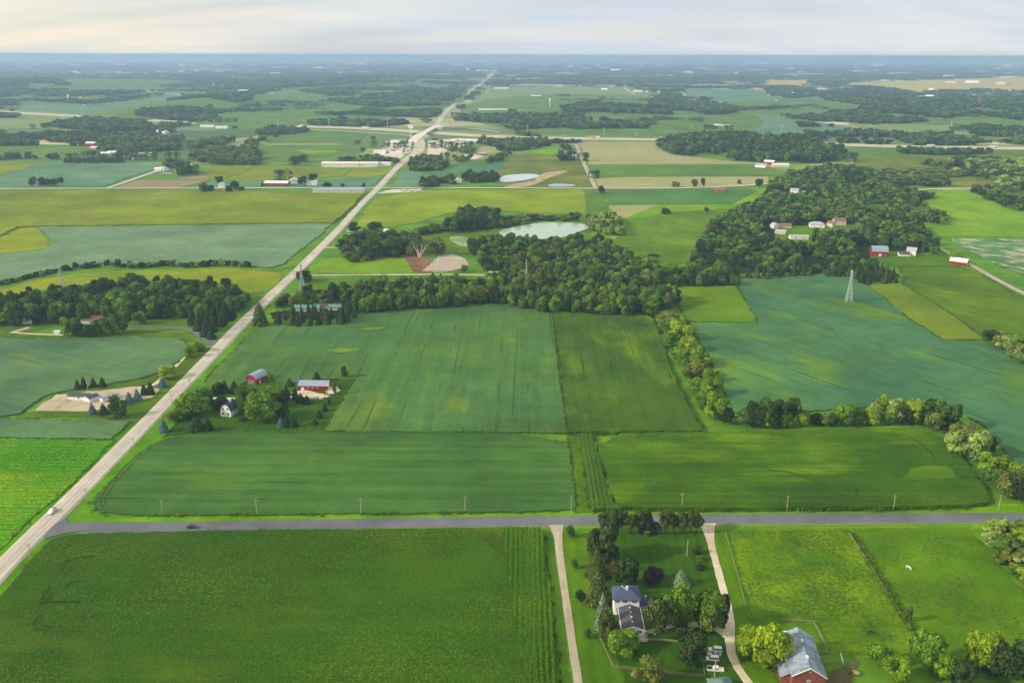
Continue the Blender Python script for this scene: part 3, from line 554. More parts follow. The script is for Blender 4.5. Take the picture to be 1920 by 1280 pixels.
LM = {
 'green': leaf_mat('leaf_green', [(44,66,26),(54,78,30),(62,88,30),(50,76,32),(76,98,34),(66,88,40)]),
 'dark': leaf_mat('leaf_dark', [(36,50,26),(42,58,28),(46,62,34)]),
 'yellow': leaf_mat('leaf_yellow', [(92,116,22),(84,112,24),(112,130,26),(80,108,24)], .3),  # yellow green leaves, with sunlit brightness put into their colour
 'lime': leaf_mat('leaf_lime', [(74,104,28),(84,112,28),(66,96,30)], .3),
 'olive': leaf_mat('leaf_olive', [(78,90,42),(90,98,48),(70,84,40)]),
 'pale': leaf_mat('leaf_pale', [(104,124,70),(112,132,72),(96,116,68)]),
 'conifer': leaf_mat('needle_green', [(30,46,26),(36,52,28),(42,58,30)], .05),
 'pine': leaf_mat('needle_olive', [(50,62,30),(58,70,32),(46,58,30)], .05),
 'blue': leaf_mat('needle_blue', [(70,94,98),(60,84,88),(80,104,102)], .05),
 'grey': leaf_mat('needle_grey', [(88,104,84),(96,110,88)], .05),
 'purple': leaf_mat('leaf_purple', [(44,36,42),(52,44,44)], .1),
 'rust': leaf_mat('leaf_rust', [(122,84,50),(130,92,58)], .2)}
bark = plain('bark', (92,80,66), var=.25, scale=6); deadwood = plain('dead_wood', (206,194,176), var=.1)
def quads(c, n, su, sv, lob, rng, spin=None):
    n = n/np.maximum(1e-6, np.linalg.norm(n, axis=1))[:, None]
    up = rng.normal(size=n.shape) if spin is None else spin
    a = np.cross(n, up); a /= np.maximum(1e-6, np.linalg.norm(a, axis=1))[:, None]; b = np.cross(n, a)
    a = a*su[:, None]; b = b*sv[:, None]
    v = np.stack([c-a-b*.6, c+a-b, c+a*.7+b, c-a+b*.8], 1).reshape(-1, 3)
    return v, lob
def mesh_quads(name, v, lob, mat, extra=None):
    nq = len(v)//4; me = bpy.data.meshes.new(name); me.vertices.add(len(v)); me.vertices.foreach_set('co', v.astype(np.float32).ravel())
    me.loops.add(nq*4); me.loops.foreach_set('vertex_index', np.arange(nq*4, dtype=np.int32)); me.polygons.add(nq)
    me.polygons.foreach_set('loop_start', np.arange(0, nq*4, 4, dtype=np.int32)); me.update(calc_edges=True); me.validate()
    at = me.attributes.new('lobe', 'FLOAT', 'FACE'); at.data.foreach_set('value', lob.astype(np.float32)); me.materials.append(mat); return me
def crown_arr(seed, nq, nl=12, z0=.1, leaf=.045, spread=1.0, flat=1.0):
    rng = np.random.default_rng(seed); cs = []; rs = []
    for i in range(nl):
        th = rng.uniform(0, 2*np.pi); u = rng.uniform(0, 1)
        z = z0+.16+(1-z0-.36)*(i+.5)/nl
        env = .5*spread*(1+.25*math.sin(th*1.3+seed))*math.sqrt(max(.05, 1-((z-.5)/.62)**2)); r = rng.uniform(.10, .26)
        rad = max(0, env-r)*(.35+.65*math.sqrt(u)); cs.append((rad*math.cos(th), rad*math.sin(th), z)); rs.append(r)
    cs = np.array(cs); rs = np.array(rs); zs = np.clip(rs*.85*flat, .08, .22)
    m = nq*3; k = rng.choice(nl, m, p=rs**2/np.sum(rs**2)); d = rng.normal(size=(m, 3)); d /= np.linalg.norm(d, axis=1)[:, None]
    d[:, 2] = np.where(rng.random(m) < .55, np.abs(d[:, 2]), d[:, 2])
    bump = 1+.10*np.sin(d[:, 0]*7+k)+.08*np.sin(d[:, 1]*9+k*2)
    rr = rng.uniform(.78, 1.10, m)*bump
    p = cs[k]+d*np.stack([rs[k], rs[k], zs[k]], 1)*rr[:, None]
    keep = np.ones(m, bool)
    for j in range(nl):
        q = (p-cs[j])/np.array([rs[j], rs[j], zs[j]]); keep &= ~((np.linalg.norm(q, axis=1) < .72) & (k != j))
    keep &= p[:, 2] > z0*.6
    p = p[keep][:nq]; d = d[keep][:nq]; k = k[keep][:nq]; n = d+rng.normal(size=p.shape)*.45
    s = leaf*rng.uniform(.6, 1.35, len(p)); lobv = rng.random(nl)[k]
    return quads(p, n, s, s*.75, lobv, rng)
def conifer_arr(seed, nq, leaf=.05, taper=.9, z0=.03):
    rng = np.random.default_rng(seed); nt_ = 16; out = []
    z = z0+(1-z0)*(1-np.sqrt(rng.random(nq)))*.98; tier = np.floor(z*nt_); fr = z*nt_-tier
    th = rng.uniform(0, 2*np.pi, nq); nb = 9
    ph = rng.uniform(0, 6.28, nt_+2)[tier.astype(int)]
    env = .5*(1-z)**taper*(1.0-.30*fr)*(.86+.14*np.cos(nb*th+ph)) + .012
    rad = env*rng.uniform(.45, 1.05, nq)**.5
    p = np.stack([rad*np.cos(th), rad*np.sin(th), z-.04*rad], 1)
    n = np.stack([np.cos(th)*.7, np.sin(th)*.7, np.full(nq, .75)], 1)+rng.normal(size=(nq, 3))*.35
    s = leaf*rng.uniform(.6, 1.3, nq)*(1.15-.5*z)
    return quads(p, n, s, s*.55, rng.random(nq), rng)
def clump_arr(seed, nq, leaf=.035):
    rng = np.random.default_rng(seed); nl = 14; cs = []; 
    for i in range(nl):
        a = rng.uniform(0, 6.28); r = .42*math.sqrt((i+.5)/nl); cs.append((r*math.cos(a*1.0+i*2.4), r*math.sin(a*1.0+i*2.4), rng.uniform(.5, .72)))
    cs = np.array(cs); rs = rng.uniform(.10, .15, nl); k = rng.integers(0, nl, nq); d = rng.normal(size=(nq, 3)); d[:, 2] = np.abs(d[:, 2]); d /= np.linalg.norm(d, axis=1)[:, None]
    drop = rng.random(nq) < .45
    p = cs[k]+d*np.stack([rs[k], rs[k], np.full(nq, .28)], 1)
    p[drop, 2] *= rng.uniform(.1, .9, drop.sum()); n = d+rng.normal(size=p.shape)*.35
    s = leaf*rng.uniform(.7, 1.5, nq); return quads(p, n, s, s*1.0, rng.random(nl)[k], rng)
ARR = {}
for i in range(6): ARR['b', i] = crown_arr(100+i, 2600, 9+2*i % 7+4, z0=.08, leaf=.036)
for i in range(3): ARR['t', i] = crown_arr(140+i, 2200, 9, z0=.22, leaf=.036, spread=.9)      # open tall pines
for i in range(3): ARR['s', i] = crown_arr(160+i, 1400, 9, z0=-.15, leaf=.06)                     # shrubs
for i in range(4): ARR['c', i] = conifer_arr(200+i, 2600, taper=.62+.1*i, leaf=.042)
for i in range(5): ARR['m', i] = crown_arr(300+i, 620, 8, z0=.08, leaf=.068)
for i in range(3): ARR['n', i] = conifer_arr(320+i, 500, leaf=.08)
for i in range(3): ARR['f', i] = clump_arr(340+i, 420)
MESH = {}
def crown_mesh(kind, i, tint):
    key = (kind, i, tint)
    if key not in MESH:
        v, l = ARR[kind, i]; MESH[key] = mesh_quads('crown_%s' % tint, v, l, LM[tint])
    return MESH[key]
def trunk_mesh(kind):
    key = ('trunk', kind)
    if key not in MESH:
        mb = MB()
        if kind in 'cn': mb.bar((0,0,-.02), (0,0,.96), .022, .003, 6)
        else:
            mb.bar((0,0,-.02), (0,0,.45), .03, .02, 7)
            for j in range(5):
                a = j*2.4; mb.bar((0,0,.25+.05*j), (.27*math.cos(a), .27*math.sin(a), .6+.04*j), .016, .005, 5)
        me = bpy.data.meshes.new('trunk'); me.from_pydata(mb.v, [], mb.f); me.materials.append(bark); MESH[key] = me
    return MESH[key]
NT = [0]
def tree(x, y, w, h, kind, tint, label, group=None, z=0.0, name=None, cat=None):
    NT[0] += 1; cnt = {'b': 6, 't': 3, 's': 3, 'c': 4}[kind]; i = NT[0] % cnt
    nm, ct = {'b': ('broadleaf_tree', 'tree'), 't': ('pine_tree', 'tree'), 's': ('shrub', 'shrub'), 'c': ('conifer_tree', 'tree')}[kind]
    e = empty(name or nm, (x, y, z-.05), random.uniform(0, 6.28), (w, w, h)); props(e, label, cat or ct, group)
    c = link('crown', crown_mesh(kind, i, tint), None, e)
    if kind != 's': link('trunk', trunk_mesh(kind), None, e)
    return e
OVER = []          # world discs that the wood scatter leaves free
def free(px, py, rx): v = P(px, py); OVER.append((v.x, v.y, rx))
def T(px, py, wp, hp, kind, tint, label, group=None, name=None):
    v = P(px, py); s = mpp(v); d = (v-Vector((0,0,CAM_H))).normalized(); al = math.asin(-d.z)
    w = wp*s*(1.3 if kind == 'c' else 1.14); h = max(.8*w*.6, (hp*s - w*.40*math.sin(al))/math.cos(al))
    v = v + Vector((d.x, d.y, 0)).normalized()*w*.28      # base pixel is the front of the crown
    return tree(v.x, v.y, w, h, kind, tint, label, group, name=name)
near_row = 'tall thin pines in a row along the county road in front of the nearest house'
for i, x in enumerate((1134,1150,1166,1182,1198,1246,1262,1278,1294,1307)): T(x, 1003+random.uniform(-1.5,1.5), 30, 50+random.uniform(-4,4), 't', 'pine', '%s tall thin pine from the left in the row hiding the county road' % ['first','second','third','fourth','fifth','sixth','seventh','eighth','ninth','last'][i], 'pines along the county road')
HT = [
 (1214,1003,30,56,'c','conifer','dark pointed conifer in the middle of the roadside pine row'),
 (1213,1006,16,14,'s','lime','small yellow green bush at the foot of the roadside pine row'),
 (1228,1002,18,26,'b','purple','small dark red tree in the roadside pine row'),
 (1134,1060,58,84,'b','pine','very large dark olive conifer at the lawn corner below the pine row'),
 (1118,1088,42,62,'c','pine','olive conifer between the very large dark tree and the house'),
 (1149,1080,16,34,'c','rust','thin rust brown conifer among the dark ones behind the house'),
 (1172,1106,46,66,'b','conifer','dark broad pine just behind the nearest house'),
 (1120,1138,50,72,'c','pine','broad olive conifer left of the hip roofed house'),
 (1128,1182,28,74,'c','grey','pale grey spruce left of the nearest house'),
 (1136,1206,34,60,'b','pine','olive dark conifer at the front left corner of the nearest house'),
 (1088,1130,18,24,'b','dark','small dark tree on the bright grass left of the conifers'),
 (1069,1010,18,28,'b','green','small tree by the grey track near the county road'),
 (1078,1067,13,22,'b','green','lone young tree on the bright strip, middle one of three'),
 (1101,1199,13,22,'b','green','lone young tree on the bright strip nearest the camera'),
 (1223,1097,34,36,'b','purple','round dark reddish tree alone on the striped lawn'),
 (1276,1102,30,38,'c','grey','grey green spruce on the lawn behind the big yellow green tree'),
 (1306,1041,21,20,'s','conifer','round dark shrub, topmost of three on the lawn'),
 (1310,1053,16,14,'s','olive','brownish shrub, middle one of three on the lawn'),
 (1312,1071,20,18,'s','conifer','round dark shrub, lowest of three on the lawn'),
 (1271,1183,62,88,'b','lime','large yellow green tree right of the nearest house'),
 (1330,1192,60,88,'b','green','large green tree beside the bend of the white gravel drive'),
 (1353,1178,28,66,'b','purple','dark purple tree squeezed against the white gravel drive'),
 (1232,1200,56,86,'b','pine','dark olive pine touching the right side of the nearest house'),
 (1298,1258,64,76,'b','dark','round dark tree beside the parked white cars'),
 (1172,1240,62,54,'b','lime','low bright green tree in front of the nearest house'),
 (1218,1297,52,64,'b','olive','olive tree cut by the bottom edge of the picture'),
 (1402,1236,50,66,'b','yellow','yellow green tree right of the gravel drive'),
 (1442,1264,66,98,'b','yellow','large yellow green tree between the drive and the grey roofed barn'),
 (1642,1252,46,52,'b','lime','left yellow green tree right of the barn yard'),
 (1682,1288,50,62,'b','yellow','lower yellow green tree right of the barn yard'),
 (1738,1262,64,90,'b','lime','large yellow green tree at the foot of the overgrown fence'),
 (1762,1285,50,66,'b','yellow','yellow green tree in front of the large one below the pasture'),
 (1838,1268,60,96,'b','yellow','tall tree with a golden top at the bottom right'),
 (1872,1284,66,84,'b','dark','dark tree right of the golden topped one'),
 (1920,1288,64,82,'b','dark','dark tree in the bottom right corner'),
 (1800,1298,50,60,'b','dark','dark shaded tree between the yellow ones at the bottom edge'),  # shade between the bright crowns is put into its dark leaf tint
 (1700,1166,15,34,'b','olive','thin olive sapling on the fence between the two pastures'),
 (308,812,18,29,'c','blue','blue spruce standing alone beside the highway'),
 (328,792,24,27,'b','olive','small olive tree left of the yellow green one by the farm entrance'),
 (361,786,54,56,'b','lime','big yellow green tree at the farm entrance'),
 (382,747,28,22,'b','lime','yellow green tree behind the farm entrance'),
 (370,812,30,34,'c','conifer','dark blue green spruce below the farm entrance tree'),
 (391,810,20,30,'c','conifer','dark slim conifer below the farm entrance tree'),
 (397,762,12,30,'c','dark','thin dark cypress beside the farmhouse drive'),
 (412,772,34,28,'s','dark','dark thicket left of the white farmhouse'),
 (409,740,20,25,'b','dark','dark round tree, left one above the farmhouse drive'),
 (422,738,16,28,'c','conifer','dark conifer, middle one above the farmhouse drive'),
 (440,738,20,27,'c','conifer','dark conifer, right one above the farmhouse drive'),
 (462,778,40,58,'b','green','green tree just right of the white farmhouse'),
 (488,794,60,64,'b','lime','biggest tree of the farmyard, broad and bright green'),
 (511,760,42,40,'b','yellow','yellow topped tree behind the biggest farmyard tree'),
 (533,763,22,34,'b','dark','dark tree right of the yellow topped one'),
 (530,786,26,26,'b','dark','brownish dark tree right of the biggest farmyard tree'),
 (543,725,15,18,'c','pine','small dull conifer left of the red machine shed'),
 (563,724,16,21,'c','blue','bluish conifer behind the left end of the long red shed'),
 (594,718,19,24,'c','conifer','dark pointed conifer behind the long red shed'),
 (537,743,14,24,'c','conifer','dark conifer between the yellow topped tree and the long red shed'),
 (554,750,13,26,'c','conifer','leftmost of three dark conifers below the concrete apron'),
 (564,757,19,22,'c','conifer','middle one of three dark conifers below the concrete apron'),
 (576,759,15,20,'c','conifer','rightmost of three dark conifers below the concrete apron'),
 (648,710,14,27,'b','green','lone tree at the field corner right of the red sheds'),
 (627,742,7,30,'b','olive','thin poplar beside the long red shed'),
 (617,759,9,16,'c','conifer','topmost of the four small conifers on the slanting farm boundary'),
 (609,772,12,20,'c','conifer','second from top of the four small conifers on the slanting farm boundary'),
 (599,785,13,20,'c','conifer','third from top of the four small conifers on the slanting farm boundary'),
 (590,797,13,13,'c','conifer','lowest and stubbiest of the four small conifers on the slanting farm boundary'),
 (527,802,14,23,'c','blue','blue spruce left of the dark trimmed conifers'),
 (537,802,15,25,'c','conifer','left dark conifer beside the blue spruce at the lawn edge'),
 (550,802,18,26,'c','conifer','right dark conifer beside the blue spruce at the lawn edge'),
 (456,790,16,8,'s','dark','low dark bush in front of the white farmhouse'),
 (146,731,11,22,'c','conifer','leftmost slim conifer behind the gravel yard'),
 (158,730,13,27,'c','conifer','tallest dark conifer behind the gravel yard'),
 (176,727,14,22,'c','conifer','third conifer from the left behind the gravel yard'),
 (193,727,14,22,'c','conifer','rightmost bluish conifer behind the gravel yard'),
 (174,778,15,25,'c','blue','leftmost bluish conifer below the gravel yard'),
 (195,779,19,25,'c','conifer','dark round conifer below the gravel yard'),
 (216,762,20,22,'b','green','green tree at the corner of the gravel yard'),
 (227,785,32,38,'b','green','bright green tree below the gravel yard'),
 (213,786,14,10,'s','olive','olive bush between the conifers and the bright green tree'),
 (243,757,17,25,'c','blue','bluish conifer, left one of the four beside the highway'),
 (258,752,17,26,'c','blue','bluish conifer, second of the four beside the highway'),
 (271,742,14,24,'c','conifer','dark conifer, third of the four beside the highway'),
 (283,741,16,29,'c','conifer','dark conifer, right one of the four beside the highway'),
 (305,728,18,22,'c','blue','blue conifer in front of the yellow tree by the highway'),
 (319,714,34,30,'b','yellow','wide yellow tree beside the highway'),
 (357,672,23,25,'b','yellow','lower of the two yellow trees by the grey driveway'),
 (371,661,24,24,'b','yellow','upper of the two yellow trees by the grey driveway'),
 (73,608,16,21,'b','dark','dark tree leaning on the white garage'),
 (105,610,23,28,'b','dark','round dark tree right of the white garage'),
 (128,632,30,42,'b','lime','light green tree left of the brown roofed house'),
 (150,633,28,28,'b','dark','dark tree in front of the brown roofed house, left'),
 (170,633,26,27,'b','dark','dark tree in front of the brown roofed house, centre'),
 (192,630,28,38,'b','green','green tree in front of the brown roofed house, right'),
 (216,628,22,42,'b','green','tall tree right of the brown roofed house'),
 (234,627,22,44,'b','green','tall tree nearest the grey driveway'),
 (265,609,25,28,'b','green','lone tree beyond the bend of the grey driveway'),
 (131,606,20,20,'b','dark','dark tree behind the gap between garage and house'),
 (362,611,20,34,'c','conifer','leftmost dark pine by the grey driveway mouth'),
 (374,622,22,40,'c','conifer','second dark pine by the grey driveway mouth'),
 (386,633,20,34,'c','conifer','third dark pine by the grey driveway mouth'),
 (397,637,18,26,'c','conifer','lowest dark pine by the grey driveway mouth'),
 (488,612,28,48,'c','pine','large dark conifer on the inner side of the highway'),
 (575,531,32,26,'b','dark','dark round tree beside the lattice pylon at the highway'),
 (663,437,20,22,'b','dark','dark tree behind the roadside yard'),
 (702,434,24,20,'b','dark','dark round tree above the roadside trees'),
 (818,480,32,36,'b','olive','pale olive willow beside the brown soil'),
 (812,518,6,8,'c','conifer','small clipped conifer on the access lane, left'),
 (826,518,5,6,'c','conifer','small clipped conifer on the access lane, middle'),
 (855,518,7,9,'c','conifer','small clipped conifer on the access lane, right'),
 (871,512,14,16,'b','green','small tree beside the gravel heap'),
 (906,566,26,34,'b','rust','rust coloured tree in the dark line of trees'),
 (1790,494,28,22,'b','yellow','yellow green tree behind the red barn on the side road'),
 (61,350,15,19,'b','green','leftmost tree of the lone group in the blue green field'),
 (80,350,15,19,'b','dark','second tree of the lone group in the blue green field'),
 (90,350,10,16,'b','dark','third, slimmer tree of the lone group in the blue green field'),
 (101,349,12,15,'b','dark','fourth tree of the lone group in the blue green field'),
 (114,344,13,13,'b','dark','tree set back at the right end of the lone group'),
 (383,362,16,20,'b','green','leftmost tree around the white farmhouse on the country road'),
 (396,361,11,15,'b','dark','small tree left of the farmhouse on the country road'),
 (413,345,16,16,'b','dark','dark tree behind the farmhouse on the country road'),
 (430,362,13,16,'b','dark','dark tree just right of the farmhouse on the country road'),
 (440,358,16,20,'b','dark','taller dark tree right of the farmhouse on the country road'),
 (451,360,12,12,'b','green','rightmost tree around the farmhouse on the country road'),
 (492,350,6,10,'c','conifer','small dark conifer left of the long red shed with a white roof'),
 (566,348,18,19,'b','dark','left dark tree between white garage and farmhouse at the country road'),
 (586,341,16,17,'b','dark','right dark tree behind the farmhouse at the country road'),
 (613,351,18,9,'s','dark','dark bush at the left end of the very long shed'),
 (642,351,10,8,'s','dark','dark bush behind the middle of the very long shed'),
 (682,352,8,10,'b','dark','dark tree at the right end of the very long shed'),
 (1009,268,10,10,'b','dark','dark tree near the two storey house below the motorway'),
 (1302,352,13,17,'b','green','lone round tree on the country road'),
 (1318,350,8,18,'b','dark','slim dark tree on the country road'),
 (1265,352,16,12,'b','olive','flat topped tree on the country road'),
 (1385,346,8,10,'b','olive','small tree right of the country road trees'),
 (1422,350,14,16,'b','dark','dark tree at the end of the tan strip'),
 (1247,402,20,14,'s','dark','dark bush alone in the bright green strip'),
 (1128,364,12,16,'b','dark','dark tree at the foot of the grey lane'),
 (1324,398,10,11,'b','olive','small tree at the edge of the clearing'),
]
for r in HT: T(*r)
HEDGE = [(1232,580,46,46,'green'),(1212,583,34,38,'lime'),(1258,578,36,42,'dark'),(1252,612,44,30,'olive'),(1258,628,42,32,'green'),(1272,640,50,42,'yellow'),(1262,655,36,34,'lime'),(1290,662,40,36,'yellow'),(1282,688,46,42,'lime'),(1305,690,46,40,'yellow'),(1296,712,44,36,'olive'),(1318,712,36,28,'olive'),(1334,722,32,32,'yellow'),(1306,740,40,32,'lime'),(1330,748,44,44,'yellow'),(1316,764,36,32,'lime'),(1338,792,46,62,'yellow'),(1326,776,30,34,'green'),(1356,796,32,34,'dark')]
TW = dict(green='mid green', dark='dark green', lime='light green', olive='olive', yellow='yellow green', pale='pale grey green', conifer='dark', pine='olive dark', rust='rust', blue='bluish')
OW = ['first','second','third','fourth','fifth','sixth','seventh','eighth','ninth','tenth','eleventh','twelfth','thirteenth','fourteenth','fifteenth','sixteenth','seventeenth','eighteenth','nineteenth','twentieth']+['twenty-'+w for w in ('first','second','third','fourth','fifth','sixth','seventh','eighth','ninth')]
for i, (x, y, w, h, tn) in enumerate(sorted(HEDGE, key=lambda r: r[1])): T(x, y, w, h, 'b', tn, '%s tree, %s from the top of the crooked hedge' % (TW[tn], OW[i]), 'trees of the crooked hedge')
H2 = [(1392,803,36,40,'green'),(1412,804,36,56,'dark'),(1436,804,40,60,'green'),(1462,800,40,58,'dark'),(1486,799,34,58,'green'),(1476,804,24,30,'yellow'),(1504,800,26,34,'yellow'),(1440,806,22,28,'yellow')]
for i, (x, y, w, h, tn) in enumerate(sorted(H2)): T(x, y, w, h, 'b', tn, '%s tree, %s from the left in the clump left of the hedge gap' % (TW[tn], OW[i]), 'trees of the clump left of the gap')
H3 = [(1530,796,30,22,'dark'),(1550,800,30,26,'olive'),(1577,800,42,48,'lime'),(1560,800,24,28,'dark'),(1602,800,36,40,'green'),(1626,799,36,36,'yellow'),(1654,790,26,50,'yellow'),(1666,799,18,26,'lime'),(1640,790,26,40,'pale'),(1682,794,40,50,'pale'),(1712,796,38,54,'yellow'),(1700,800,30,36,'dark'),(1738,800,44,56,'dark'),(1764,808,50,64,'green'),(1786,812,38,44,'dark'),(1748,812,34,44,'olive'),(1806,835,44,48,'olive'),(1796,858,48,56,'pale'),(1828,868,52,66,'pale'),(1846,852,34,36,'dark'),(1852,890,52,48,'yellow'),(1872,880,34,30,'dark'),(1862,915,42,46,'green'),(1886,934,44,56,'olive'),(1905,905,40,42,'yellow'),(1912,945,42,56,'dark'),(1934,935,48,58,'yellow'),(1960,950,50,60,'green')]
for i, (x, y, w, h, tn) in enumerate(sorted(H3)): T(x, y, w, h, 'b', tn, '%s tree, %s from the left in the long lower hedge' % (TW[tn], OW[i]), 'trees of the long lower hedge')
TH = []
while len(TH) < 64:
    x = random.uniform(1818, 1995); y = random.uniform(996, 1120)
    if x < 1822+(y-985)*.84: continue
    TH.append((x, y))
for x, y in TH:
    tn = random.choice(['pale','pale','olive','green','lime','yellow']); T(x, y, random.uniform(30,44), random.uniform(24,36), 's', tn, TW[tn]+' bush of the willow thicket at the right edge', 'bushes of the willow thicket')
# left hedge with yellow bushes
for i in range(30):
    x = 130+i*11.5; y = 502+2*math.sin(i*.7) - (x-130)*.006 + (6 if i < 1 else 0)
    tn = ['yellow','dark','dark','olive','yellow','dark','green'][i % 7 if i > 6 else 1+(i % 3)]; T(x, y, random.uniform(12,20), random.uniform(9,16), 's', tn, TW[tn]+' bush in the low hedge behind the narrow yellow meadow', 'bushes of the low left hedge')
for i in range(12):
    x = 2+i*11; y = 535-i*2.6
    tn = ['dark','olive','dark','yellow'][i % 4]; T(x, y, random.uniform(12,18), random.uniform(8,13), 's', tn, OW[i]+' bush from the left, '+TW[tn]+', in the low hedge left of the leftmost pylon', 'bushes left of the leftmost pylon')
# far yellowish right group near pasture meadow
for (x, y, w, h, tn) in [(1858,640,30,24,'dark'),(1874,650,28,26,'olive'),(1890,662,34,34,'pale'),(1905,675,30,36,'olive'),(1922,685,36,44,'pale'),(1872,638,24,20,'olive'),(1945,700,40,46,'green'),(1912,655,34,30,'lime')]:
    T(x, y, w, h, 'b', tn, TW[tn]+' tree in the thicket right of the blue green field', 'trees of the thicket at the right edge')

